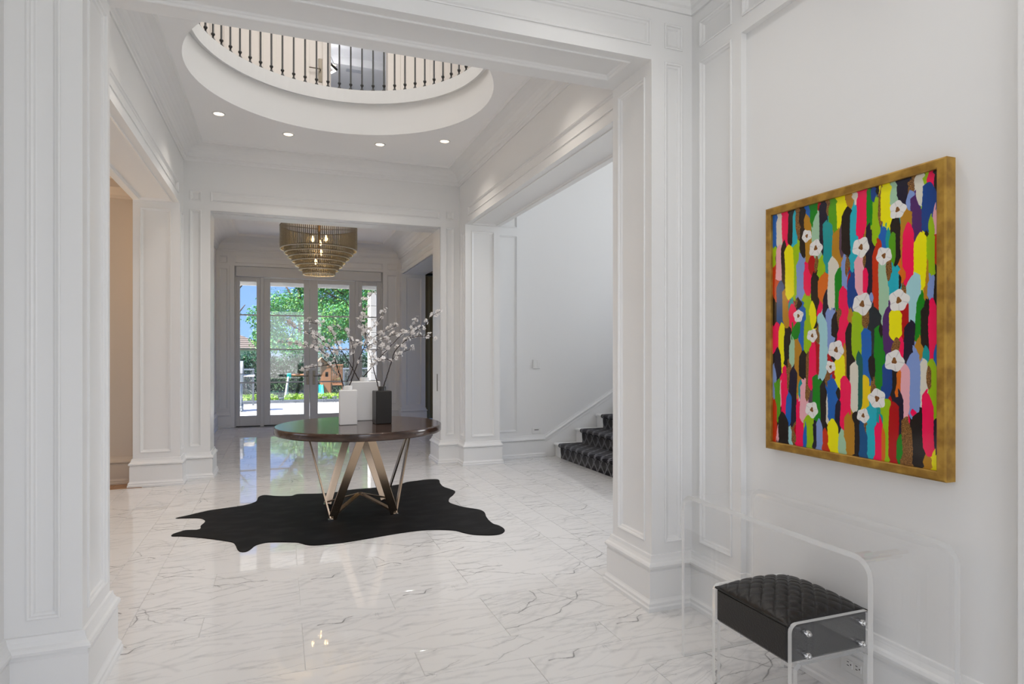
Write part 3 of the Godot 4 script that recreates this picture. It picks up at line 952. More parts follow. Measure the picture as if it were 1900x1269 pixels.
func chandelier(at: Vector3) -> void:
	var o := thing("chandelier", "tiered chandelier of smoked glass rods above the sitting room", "chandelier", at)
	# radius, bottom, top of each tier
	var tiers := [[0.585, 3.03, 3.38], [0.525, 2.965, 3.045], [0.468, 2.9, 2.98], [0.412, 2.836, 2.916], [0.357, 2.772, 2.852], [0.302, 2.708, 2.788], [0.247, 2.64, 2.724]]
	for q in tiers:
		var r: float = q[0]
		var n := int(TAU * r / 0.031)
		var st := tool()
		for i in n:
			var t := TAU * i / n
			var xf := Transform3D(Basis(Vector3.UP, -t), Vector3(r * cos(t), 0, r * sin(t)))
			cbox(st, Vector3(-0.006, q[1], -0.0095), Vector3(0.006, q[2], 0.0095), 0.003, xf)
		var tn := put(st, "tier", M["smoked glass"], o)
		st = tool(0)
		lathe(st, [[r - 0.007, q[1] - 0.012], [r + 0.007, q[1] - 0.012], [r + 0.007, q[1]], [r - 0.007, q[1]]], 64, Vector3.ZERO, true)
		put(st, "hoop", M["rim white"], tn)
		st = tool(0)
		lathe(st, [[r - 0.012, q[2]], [r + 0.008, q[2]], [r + 0.008, q[2] + 0.01], [r - 0.012, q[2] + 0.01]], 64, Vector3.ZERO, true)
		put(st, "hoop", M["brass dark"], tn)
	var st := tool(0)
	lathe(st, [[0.0, 3.32], [0.03, 3.32], [0.03, 3.5], [0.09, 3.51], [0.09, 3.55], [0.0, 3.55]], 20)
	put(st, "canopy", M["brass dark"], o)
	for k in 4:
		st = tool()
		tube(st, [Vector3(0.02, 3.36, 0), Vector3(0.57 * cos(k * PI / 2), 3.385, 0.57 * sin(k * PI / 2))], 0.006, 0.006, 6)
		put(st, "arm", M["brass dark"], o)
	for q in [Vector3(0.1, 3.2, 0.1), Vector3(-0.1, 3.18, 0.08), Vector3(0.02, 3.16, -0.12), Vector3(0.03, 2.98, 0.05), Vector3(-0.05, 2.84, -0.02)]:
		st = tool(0)
		lathe(st, [[0.0, -0.04], [0.016, -0.035], [0.024, -0.01], [0.02, 0.015], [0.012, 0.03], [0.012, 0.05], [0.0, 0.05]], 12, q)
		put(st, "bulb", M["bulb glow"], o)
		omni("bulb_light", q, rgb(255, 214, 156), 0.06, 0.025, o)
	st = tool(0)
	tube(st, [Vector3(0, 3.34, 0), Vector3(0, 2.8, 0)], 0.008, 0.008, 8)
	put(st, "stem", M["brass dark"], o)

func carpet_texture() -> ImageTexture:
	# charcoal runner with a grey trellis of overlapping lozenges
	var n := 256
	var im := Image.create(n, n, false, Image.FORMAT_RGB8)
	for y in n:
		for x in n:
			var u := x / float(n) * 2.0
			var v := y / float(n) * 2.0
			var a := absf(fposmod(u + v, 1.0) - 0.5)
			var b := absf(fposmod(u - v, 1.0) - 0.5)
			var a2 := absf(fposmod(u + v + 0.22, 1.0) - 0.5)
			var b2 := absf(fposmod(u - v + 0.22, 1.0) - 0.5)
			var on := a < 0.075 or b < 0.075 or (a2 < 0.05 and b < 0.17) or (b2 < 0.05 and a < 0.17)
			var c := rgb(112, 112, 118) if on else rgb(26, 25, 30)
			im.set_pixel(x, y, c.lightened(rng.randf() * 0.06))
	return ImageTexture.create_from_image(im)

func stairs() -> void:
	var p: StandardMaterial3D = M["paint"]
	var w := structure("wall_stair", "tall white stairwell wall with panel strip at the pier", "wall")
	solid(w, "body", M["wall paint"], Vector3(2.578, 0, -7.95), Vector3(8.2, 6.9, -7.72))
	plate(w, "face", p, Vector3(2.578, 0, -7.69), X, Y, 0.409, 4.2, [[0.03, 0.35, 0.342, 2.93, true], [0.03, 3.03, 0.342, 3.9, true]], 0.03)
	solid(w, "body", M["wall paint"], Vector3(2.45, 0, -3.4), Vector3(8.2, 6.9, -3.2))
	for b in [[Vector3(8.0, 0, -7.9), Vector3(8.2, 3.2, -5.6)], [Vector3(8.0, 0, -5.6), Vector3(8.2, 0.6, -3.2)], [Vector3(8.0, 2.9, -5.6), Vector3(8.2, 3.2, -3.2)], [Vector3(8.0, 0.6, -3.7), Vector3(8.2, 2.9, -3.2)], [Vector3(8.0, 6.0, -7.9), Vector3(8.2, 6.9, -3.2)], [Vector3(8.0, 3.2, -7.9), Vector3(8.2, 6.0, -7.1)], [Vector3(8.0, 3.2, -3.9), Vector3(8.2, 6.0, -3.2)]]:
		solid(w, "body", M["wall paint"], b[0], b[1])
	solid(w, "body", M["wall paint"], Vector3(2.44, 3.8, -7.9), Vector3(2.578, 6.9, -3.2))
	var wn := structure("window_5", "large stairwell window above the steps", "window")
	solid(wn, "pane", M["pane"], Vector3(8.09, 3.2, -7.1), Vector3(8.1, 6.0, -3.9))
	solid(wn, "pane", M["pane"], Vector3(8.09, 0.6, -5.6), Vector3(8.1, 2.9, -3.7))
	var c := structure("ceiling_stair", "white stairwell ceiling", "ceiling")
	solid(c, "body", M["ceiling paint"], Vector3(2.44, 6.9, -7.95), Vector3(8.2, 7.1, -3.2))
	# sloping skirt with cap moulding
	var t := structure("trim_4", "white sloping stair skirt with moulded cap along the wall", "stair skirt")
	var sl := 0.183 / 0.315
	var st := tool()
	var prof := [[0.0, -0.05], [0.02, -0.05], [0.024, -0.045], [0.024, -0.008], [0.030, -0.004], [0.034, 0.012], [0.024, 0.028], [0.012, 0.034], [0.010, 0.05], [0.0, 0.052]]
	var x0 := 3.325
	var x1 := 7.0
	for k in prof.size() - 1:
		var a = prof[k]
		var b = prof[k + 1]
		quad(st, Vector3(x0, 0.24 + a[1], -7.72 + a[0]), Vector3(x1, 0.24 + a[1] + (x1 - x0) * sl, -7.72 + a[0]), Vector3(x1, 0.24 + b[1] + (x1 - x0) * sl, -7.72 + b[0]), Vector3(x0, 0.24 + b[1], -7.72 + b[0]))
	put(st, "cap", p, t)
	st = tool()
	var q := [Vector3(x0, 0, -7.70), Vector3(x1, 0, -7.70), Vector3(x1, 0.2 + (x1 - x0) * sl, -7.70), Vector3(x0, 0.2, -7.70)]
	quad(st, q[0], q[1], q[2], q[3])
	quad(st, Vector3(x0, 0, -7.72), q[0], q[3], Vector3(x0, 0.2, -7.72))
	put(st, "skirt_board", p, t)
	var s := thing("staircase", "staircase rising to the right with a charcoal trellis carpet runner", "stairs", Vector3(3.47, 0, -7.695))
	var cm := mat("runner carpet", Color.WHITE, 0.95, 0.0, 0.2)
	cm.albedo_texture = carpet_texture()
	cm.rim_enabled = true
	cm.rim = 0.2
	var wide := 2.4
	for i in 11:
		var x := i * 0.315
		var y := i * 0.183
		st = tool()
		box(st, Vector3(x, 0, 0), Vector3(x + 0.315, y + 0.148, wide))
		put(st, "riser", p, s)
		st = tool()
		cbox(st, Vector3(x - 0.028, y + 0.148, 0), Vector3(x + 0.315, y + 0.183, wide), 0.01)
		put(st, "tread", p, s)
		# runner: over the nosing and down the riser
		st = tool(0)
		var line := [Vector2(x - 0.004, y), Vector2(x - 0.012, y + 0.14), Vector2(x - 0.036, y + 0.15), Vector2(x - 0.043, y + 0.168), Vector2(x - 0.036, y + 0.187), Vector2(x - 0.018, y + 0.195), Vector2(x + 0.305, y + 0.195)]
		var d := 0.0
		for k in line.size() - 1:
			var a: Vector2 = line[k]
			var b: Vector2 = line[k + 1]
			var d2 := d + a.distance_to(b)
			var za := 0.19
			var zb := wide - 0.19
			var vs := [[Vector3(a.x, a.y, za), Vector2(za, d)], [Vector3(a.x, a.y, zb), Vector2(zb, d)], [Vector3(b.x, b.y, zb), Vector2(zb, d2)], [Vector3(b.x, b.y, za), Vector2(za, d2)]]
			for e in [0, 2, 1, 0, 3, 2]:
				st.set_uv(Vector2(vs[e][1].x * 3.1, vs[e][1].y * 2.6))
				st.add_vertex(vs[e][0])
			for zz in [za, zb]: # closed edges of the pile
				var e0 := Vector3(a.x, a.y, zz)
				var e1 := Vector3(b.x, b.y, zz)
				var i0 := Vector3(a.x + 0.02, a.y - 0.012, zz)
				var i1 := Vector3(b.x + 0.02, b.y - 0.012, zz)
				st.set_uv(Vector2(0.3, 0.05))
				if zz == za: quad(st, e1, i1, i0, e0)
				else: quad(st, e0, i0, i1, e1)
			d = d2
		put(st, "carpet", cm, s)

# leaves scattered through ellipsoids; blobs: [centre, radii]
func leaf_mesh(blobs: Array, per: float, size: float, tones: Array) -> ArrayMesh:
	var vs := PackedVector3Array()
	var ns := PackedVector3Array()
	var cs := PackedColorArray()
	for b in blobs:
		var c: Vector3 = b[0]
		var r: Vector3 = b[1]
		for i in int(per * pow(r.x * r.y * r.z, 0.667)):
			var d := Vector3(rng.randfn(), rng.randfn(), rng.randfn()).normalized()
			var rad := pow(rng.randf(), 0.33)
			var p := c + Vector3(d.x * r.x, d.y * r.y, d.z * r.z) * rad * (0.85 + 0.3 * rng.randf())
			var n := (d * 0.6 + Vector3(rng.randf_range(-1, 1), rng.randf_range(-0.4, 1), rng.randf_range(-1, 1))).normalized()
			var bs := frame_of(n)
			var s := size * rng.randf_range(0.6, 1.3)
			var u := bs.x * s * 0.5
			var w := bs.z * s * 0.5
			var t := rng.randf() * TAU
			var u2 := u * cos(t) + w * sin(t)
			var w2 := w * cos(t) - u * sin(t)
			var tone: Color = tones[rng.randi() % tones.size()]
			tone = tone.srgb_to_linear() * rng.randf_range(0.75, 1.2)
			for v in [p - u2, p - w2 * 0.55, p + u2, p - u2, p + u2, p + w2 * 0.55]:
				vs.append(v); ns.append(n); cs.append(tone)
	var arr := []
	arr.resize(Mesh.ARRAY_MAX)
	arr[Mesh.ARRAY_VERTEX] = vs
	arr[Mesh.ARRAY_NORMAL] = ns
	arr[Mesh.ARRAY_COLOR] = cs
	var am := ArrayMesh.new()
	am.add_surface_from_arrays(Mesh.PRIMITIVE_TRIANGLES, arr)
	return am

func tree(label: String, at: Vector3, h: float, spread: float, n: int, per: float, size: float, tones: Array, low := 0.35) -> void:
	var t := thing("garden_tree", label, "tree", at, "trees beyond the garden doors")
	var st := tool(0)
	tube(st, [Vector3.ZERO, Vector3(0.1, h * 0.3, 0), Vector3(0.0, h * 0.6, 0.1), Vector3(0.15, h * 0.85, 0)], 0.22, 0.06, 8)
	for i in 7:
		var a := rng.randf() * TAU
		var y := h * rng.randf_range(0.3, 0.7)
		tube(st, [Vector3(0.05, y, 0), Vector3(cos(a) * spread * 0.4, y + h * 0.12, sin(a) * spread * 0.4), Vector3(cos(a) * spread * 0.8, y + h * 0.2, sin(a) * spread * 0.8)], 0.09, 0.02, 6)
	put(st, "trunk", M["bark"], t)
	var blobs := []
	for i in n:
		var a := rng.randf() * TAU
		var q := sqrt(rng.randf()) * spread
		var y := h * rng.randf_range(low, 1.0)
		var r := spread * rng.randf_range(0.22, 0.42)
		blobs.append([Vector3(cos(a) * q, y, sin(a) * q), Vector3(r, r * 0.75, r)])
	var f := place(leaf_mesh(blobs, per, size, tones), "foliage", M["leaf"], t)
	f.set_meta("kind", "stuff")

func garden() -> void:
	var leaf := mat("leaf", Color.WHITE, 0.5)
	leaf.vertex_color_use_as_albedo = true
	leaf.backlight_enabled = true
	leaf.backlight = rgb(150, 170, 90)
	mat("bark", rgb(88, 74, 62), 0.9)
	mat("patio stone", rgb(226, 223, 216), 0.75)
	mat("kerb", rgb(92, 100, 108), 0.6)
	mat("lawn", rgb(70, 104, 46), 0.95)
	mat("shingle", rgb(132, 120, 112), 0.9)
	mat("cedar", rgb(196, 132, 92), 0.8)
	mat("cedar dark", rgb(120, 84, 62), 0.8)
	mat("teal plastic", rgb(20, 178, 172), 0.4)
	mat("board white", rgb(222, 220, 214), 0.6)
	mat("steel", rgb(150, 160, 168), 0.35, 0.7)
	mat("enamel", rgb(176, 180, 184), 0.35, 0.3)
	var g := structure("ground_patio", "bright white stone patio outside the garden doors", "patio")
	for i in 5:
		for j in 4:
			solid(g, "paver", M["patio stone"], Vector3(-5.0 + j * 2.7, -0.15, -18.75 + i * 1.15), Vector3(-2.306 + j * 2.7, -0.02, -17.606 + i * 1.15), 0.006)
	var kb := structure("trim_5", "grey stone kerb at the far edge of the patio", "kerb")
	solid(kb, "kerb", M["kerb"], Vector3(-6, -0.3, -18.98), Vector3(6, 0.06, -18.76), 0.01)
	var lw := structure("ground_lawn", "lower lawn beyond the patio", "lawn")
	solid(lw, "turf", M["lawn"], Vector3(-60, -2.1, -90), Vector3(60, -1.9, -18.9))
	# roof edge over the doors
	var ev := structure("roof_eave", "cream eave board and soffit over the garden doors", "eave")
	solid(ev, "soffit", M["patio stone"], Vector3(-4, 2.86, -14.0), Vector3(5, 2.95, -13.0))
	solid(ev, "fascia", M["board white"], Vector3(-4, 2.79, -14.06), Vector3(5, 3.05, -14.0), 0.006)
	solid(ev, "upper_wall", M["patio stone"], Vector3(-4, 2.95, -13.3), Vector3(5, 6.6, -13.2))
	# white corner post with siding boards
	var pc := thing("porch_column", "white clad porch column outside the right sidelight", "column", Vector3(2.14, -0.02, -14.9))
	for i in 9:
		solid(pc, "board", M["board white"], Vector3(-0.17, i * 0.315, -0.5), Vector3(0.5, i * 0.315 + 0.308, 0.0), 0.008)
	# clipped low hedge along the kerb
	var hs := [rgb(172, 206, 64), rgb(146, 190, 60), rgb(118, 164, 56), rgb(190, 214, 96)]
	for i in 2:
		var h := thing("box_hedge", ["low clipped box hedge behind the left half of the kerb", "low clipped box hedge behind the right half of the kerb"][i], "hedge", Vector3(-5.0 + i * 5.0, -0.1, -19.4))
		var hb := []
		for k in 26:
			hb.append([Vector3(0.25 + k * 0.18, 0.17, rng.randf_range(-0.1, 0.1)), Vector3(0.2, 0.14, 0.24)])
		var f := place(leaf_mesh(hb, 20000.0, 0.045, hs), "foliage", leaf, h)
		f.set_meta("kind", "stuff")
		for k in 10:
			var st := tool()
			tube(st, [Vector3(0.25 + k * 0.5, -0.6, 0), Vector3(0.25 + k * 0.5, 0.1, 0)], 0.012, 0.008, 5)
			put(st, "stem", M["bark"], h)
	# tall dark hedge across the garden
	var dk := [rgb(28, 72, 50), rgb(22, 58, 44), rgb(40, 92, 62), rgb(30, 84, 52), rgb(52, 110, 66)]
	var th := thing("tall_hedge", "tall dark evergreen hedge across the lower garden behind the play house", "hedge", Vector3(-0.25, -1.9, -31.0))
	var tb := []
	for k in 104:
		tb.append([Vector3(-7.2 + 0.56 * (k % 26), 0.4 + 0.8 * (k / 26) + rng.randf_range(-0.12, 0.12), rng.randf_range(-0.35, 0.2)), Vector3(0.55, 0.55, 0.5)])
	var tf := place(leaf_mesh(tb, 2200.0, 0.11, dk), "foliage", leaf, th)
	tf.set_meta("kind", "stuff")
	for k in 16:
		var st := tool()
		tube(st, [Vector3(-6.9 + k * 0.92, 0, 0), Vector3(-6.8 + k * 0.92, 2.4, 0)], 0.06, 0.03, 6)
		put(st, "stem", M["bark"], th)
	var gr := [rgb(70, 146, 84), rgb(98, 172, 88), rgb(56, 126, 82), rgb(146, 194, 96), rgb(84, 160, 100)]
	var gl := [rgb(96, 160, 56), rgb(140, 186, 70), rgb(70, 136, 56), rgb(168, 200, 90)]
	tree("large leafy tree filling the right garden door", Vector3(4.9, -1.9, -37.0), 12.0, 4.2, 60, 1100.0, 0.15, gr, 0.2)
	tree("leafy tree with sky showing through behind the left door", Vector3(1.2, -1.9, -46.0), 14.0, 3.1, 46, 680.0, 0.17, gr, 0.27)
	tree("bright green slender tree at the far right of the garden view", Vector3(4.5, -1.9, -27.0), 7.2, 1.1, 18, 1100.0, 0.1, gl, 0.25)
	tree("sparse tree against blue sky behind the left sidelight", Vector3(-2.75, -1.9, -34.5), 9.4, 1.6, 16, 260.0, 0.12, gr, 0.55)
	tree("low bright shrubby tree below the neighbouring roof", Vector3(-4.2, -1.9, -39.0), 3.5, 1.3, 14, 900.0, 0.11, gl, 0.4)
	# neighbour's house
	var nh := thing("neighbour_house", "neighbouring house with grey shingle hip roof behind the trees", "house", Vector3(-6.6, -1.9, -56.0))
	solid(nh, "wall", M["board white"], Vector3(-6, 0, -4), Vector3(5.5, 3.7, 0))
	for k in 12:
		var st := tool()
		var a := k / 12.0
		var b := (k + 1) / 12.0
		var y0 := lerpf(3.7, 5.6, a)
		var y1 := lerpf(3.7, 5.6, b)
		var xl0 := lerpf(-6.6, -4.2, a)
		var xr0 := lerpf(6.1, 1.5, a)
		var xl1 := lerpf(-6.6, -4.2, b)
		var xr1 := lerpf(6.1, 1.5, b)
		var z0 := lerpf(0.5, -2.0, a)
		var z1 := lerpf(0.5, -2.0, b)
		var lift := Vector3(0, 0.04, 0.02)
		quad(st, Vector3(xl0, y0, z0) + lift, Vector3(xr0, y0, z0) + lift, Vector3(xr1, y1, z1), Vector3(xl1, y1, z1))
		quad(st, Vector3(xl0, y0, z0), Vector3(xr0, y0, z0), Vector3(xr0, y0, z0) + lift, Vector3(xl0, y0, z0) + lift)
		quad(st, Vector3(xr0, y0, z0) + lift, Vector3(xr0, y0, -4.0 - z0), Vector3(xr1, y1, -4.0 - z1), Vector3(xr1, y1, z1))
		put(st, "shingle_course", M["shingle"], nh)
	for x in [-4.5, -1.2, 2.6]:
		solid(nh, "window", M["kerb"], Vector3(x, 1.2, -0.02), Vector3(x + 1.2, 2.6, 0.05), 0.02)
	play_set(Vector3(1.78, -1.9, -27.0))
	swing_frame()
	grill(Vector3(-1.02, -0.02, -16.6))
	terrace_rail("black framed glass terrace railing at the left of the patio", Vector3(-2.6, -0.02, -18.3), 1.9)
	terrace_rail("black framed glass terrace railing at the right of the patio", Vector3(1.69, -0.02, -18.4), 2.4)
	for i in 3:
		var b := thing("bollard_light", ["small dark path light at the kerb left of the door handles", "small dark path light at the kerb under the play house", "small dark path light at the kerb near the glass railing"][i], "path light", Vector3([0.02, 1.18, 1.45][i], -0.02, -18.62), "path lights along the kerb")
		var st := tool(0)
		for sx in [-0.04, 0.04]:
			tube(st, [Vector3(sx, 0, 0), Vector3(sx, 0.14, 0)], 0.012, 0.012, 8)
		put(st, "post", M["kerb"], b)
		st = tool(0)
		tube(st, [Vector3(-0.07, 0.15, 0), Vector3(0.07, 0.15, 0)], 0.022, 0.022, 8)
		put(st, "head", M["kerb"], b)

func play_set(at: Vector3) -> void:
	var o := thing("play_house", "cedar garden play house with gable roof and white climbing board", "play set", at)
	var cd: StandardMaterial3D = M["cedar"]
	for q in [[-0.17, 0.0], [0.17, 0.0], [-0.17, -0.8], [0.17, -0.8]]:
		solid(o, "post", cd, Vector3(q[0] - 0.04, 0, q[1] - 0.04), Vector3(q[0] + 0.04, 2.7, q[1] + 0.04), 0.006)
	for i in 7:
		var st := tool()
		var y := 2.12 + i * 0.1
		if i == 2 or i == 3:
			box(st, Vector3(-0.16, y, 0.02), Vector3(-0.05, y + 0.096, 0.05)); box(st, Vector3(0.07, y, 0.02), Vector3(0.17, y + 0.096, 0.05))
		else:
			box(st, Vector3(-0.16, y, 0.02), Vector3(0.17, y + 0.096, 0.05))
		put(st, "wall_board", cd, o)
	solid(o, "window_opening", M["slot"], Vector3(-0.05, 2.31, 0.0), Vector3(0.07, 2.51, 0.02))
	for s in [-1.0, 1.0]:
		var st := tool()
		quad(st, Vector3(-0.18, 3.12, 0.12), Vector3(-0.18 + s * 0.4, 2.72, 0.12), Vector3(-0.18 + s * 0.4, 2.72, -0.95), Vector3(-0.18, 3.12, -0.95))
		quad(st, Vector3(-0.18, 3.08, 0.12), Vector3(-0.18 + s * 0.4, 2.68, 0.12), Vector3(-0.18 + s * 0.4, 2.68, -0.95), Vector3(-0.18, 3.08, -0.95))
		put(st, "roof", cd, o)
	var st := tool()
	tri(st, Vector3(-0.5, 2.72, 0.06), Vector3(0.14, 2.72, 0.06), Vector3(-0.18, 3.06, 0.06))
	put(st, "gable", cd, o)
	for k in 3:
		solid(o, "gable_vent", M["slot"], Vector3(-0.26 + k * 0.06, 2.84, 0.06), Vector3(-0.225 + k * 0.06, 2.9 + 0.03 * float(k == 1), 0.07))
	st = tool()
	box(st, Vector3(-0.15, 1.64, 0.05), Vector3(0.16, 2.1, 0.08))
	put(st, "skirt_board", cd, o)
	solid(o, "climbing_board", M["board white"], Vector3(-0.14, 0.0, 0.1), Vector3(0.16, 1.62, 0.14), 0.01)
	for k in 6:
		solid(o, "hand_hold", M["teal plastic"], Vector3(-0.08 + (k % 2) * 0.13, 0.6 + k * 0.16, 0.14), Vector3(-0.02 + (k % 2) * 0.13, 0.65 + k * 0.16, 0.18), 0.01)
	# deck with slatted rail
	solid(o, "deck", cd, Vector3(0.2, 1.95, -0.9), Vector3(0.66, 2.02, 0.05), 0.01)
	solid(o, "rail", cd, Vector3(0.2, 2.78, 0.0), Vector3(0.66, 2.83, 0.05), 0.006)
	for k in 7:
		solid(o, "slat", cd, Vector3(0.22 + k * 0.064, 2.02, 0.01), Vector3(0.25 + k * 0.064, 2.78, 0.04), 0.004)
	solid(o, "post", cd, Vector3(0.6, 0, -0.06), Vector3(0.68, 2.83, 0.02), 0.006)
	st = tool(0)
	var last := []
	for i in 13:
		var a := i / 12.0
		var c := Vector3(-0.26, lerpf(2.0, 0.15, a) + 0.1 * sin(a * PI), 0.0 + a * 1.8)
		var row := []
		for q in [[-0.12, 0.1], [-0.1, 0.0], [0.1, 0.0], [0.12, 0.1]]: row.append(c + Vector3(q[0], q[1], 0))
		if last:
			for k in 3: quad(st, last[k + 1], last[k], row[k], row[k + 1])
		last = row
	put(st, "slide", M["teal plastic"], o)

func swing_frame() -> void:
	var o := thing("swing_frame", "wooden swing beam on a slanted white leg with teal bracket", "swing", Vector3(0.3, -1.9, -27.0))
	var st := tool()
	tube(st, [Vector3(0.0, 2.4, 0), Vector3(1.2, 2.4, 0)], 0.05, 0.05, 6)
	put(st, "beam", M["cedar"], o)
	for s in [-0.12, 0.3]:
		st = tool()
		tube(st, [Vector3(0.0, 2.4, 0), Vector3(-0.12 - absf(s) * 0.8, 0, s * 4.0)], 0.045, 0.045, 6)
		put(st, "leg", M["board white"], o)
	solid(o, "bracket", M["teal plastic"], Vector3(-0.06, 2.27, -0.07), Vector3(0.1, 2.48, 0.07), 0.02)
	st = tool()
	box(st, Vector3(0.25, 2.42, -0.05), Vector3(0.42, 2.47, 0.05))
	put(st, "knot_plate", M["cedar dark"], o)

func grill(at: Vector3) -> void:
	var o := thing("barbecue_grill", "grey barbecue grill on a wheeled cart outside the left sidelight", "grill", at)
	var st := tool(0)
	var last := []
	for i in 9:
		var a := PI * i / 8.0
		var row := [Vector3(-0.25, 0.92 + 0.3 * sin(a), 0.28 * cos(a)), Vector3(0.16, 0.92 + 0.3 * sin(a), 0.28 * cos(a))]
		if last: quad(st, last[0], last[1], row[1], row[0])
		last = row
	put(st, "lid", M["enamel"], o)
	for x in [-0.25, 0.16]:
		st = tool()
		for i in 8:
			var a := PI * i / 8.0
			var b := PI * (i + 1) / 8.0
			tri(st, Vector3(x, 0.92, 0), Vector3(x, 0.92 + 0.3 * sin(a), 0.28 * cos(a)), Vector3(x, 0.92 + 0.3 * sin(b), 0.28 * cos(b)))
		put(st, "lid_end", M["enamel"], o)
	solid(o, "firebox", M["steel"], Vector3(-0.26, 0.7, -0.28), Vector3(0.17, 0.92, 0.28), 0.02)
	solid(o, "side_shelf", M["board white"], Vector3(0.17, 0.84, -0.24), Vector3(0.42, 0.88, 0.24), 0.01)
	for q in [[-0.22, -0.22], [-0.22, 0.22], [0.12, -0.22], [0.12, 0.22]]:
		st = tool(0)
		tube(st, [Vector3(q[0], 0.08, q[1]), Vector3(q[0] * 0.9, 0.72, q[1])], 0.02, 0.02, 8)
		put(st, "leg", M["steel"], o)
	for q in [[-0.23, 0.26], [0.13, 0.26], [-0.23, -0.26], [0.13, -0.26]]:
		st = tool(0)
		tube(st, [Vector3(q[0] - 0.02, 0.075, q[1]), Vector3(q[0] + 0.02, 0.075, q[1])], 0.075, 0.075, 16)
		put(st, "wheel", M["steel"], o)
	solid(o, "lower_shelf", M["steel"], Vector3(-0.24, 0.22, -0.24), Vector3(0.14, 0.25, 0.24), 0.006)

func terrace_rail(label: String, at: Vector3, len_: float) -> void:
	var o := thing("terrace_railing", label, "railing", at, "glass terrace railings")
	var n := int(ceil(len_ / 1.2))
	for i in n + 1:
		var x := len_ * i / n
		solid(o, "post", M["kerb"], Vector3(x - 0.025, 0, -0.025), Vector3(x + 0.025, 0.97, 0.025), 0.004)
		if i < n:
			solid(o, "pane", M["pane"], Vector3(x + 0.03, 0.1, -0.005), Vector3(x + len_ / n - 0.03, 0.92, 0.005))
	solid(o, "top_rail", M["steel"], Vector3(-0.03, 0.95, -0.03), Vector3(len_ + 0.03, 0.99, 0.03), 0.006)

# ---------------------------------------------------------------- furniture
func flat_bar(st: SurfaceTool, a: Vector3, b: Vector3, wide: Vector3, w: float, t: float) -> void:
	var d := (b - a).normalized()
	var x := (wide - d * wide.dot(d)).normalized()
	var xf := Transform3D(Basis(x, d, x.cross(d)), a)
	cbox(st, Vector3(-w / 2, 0, -t / 2), Vector3(w / 2, a.distance_to(b), t / 2), 0.002, xf)

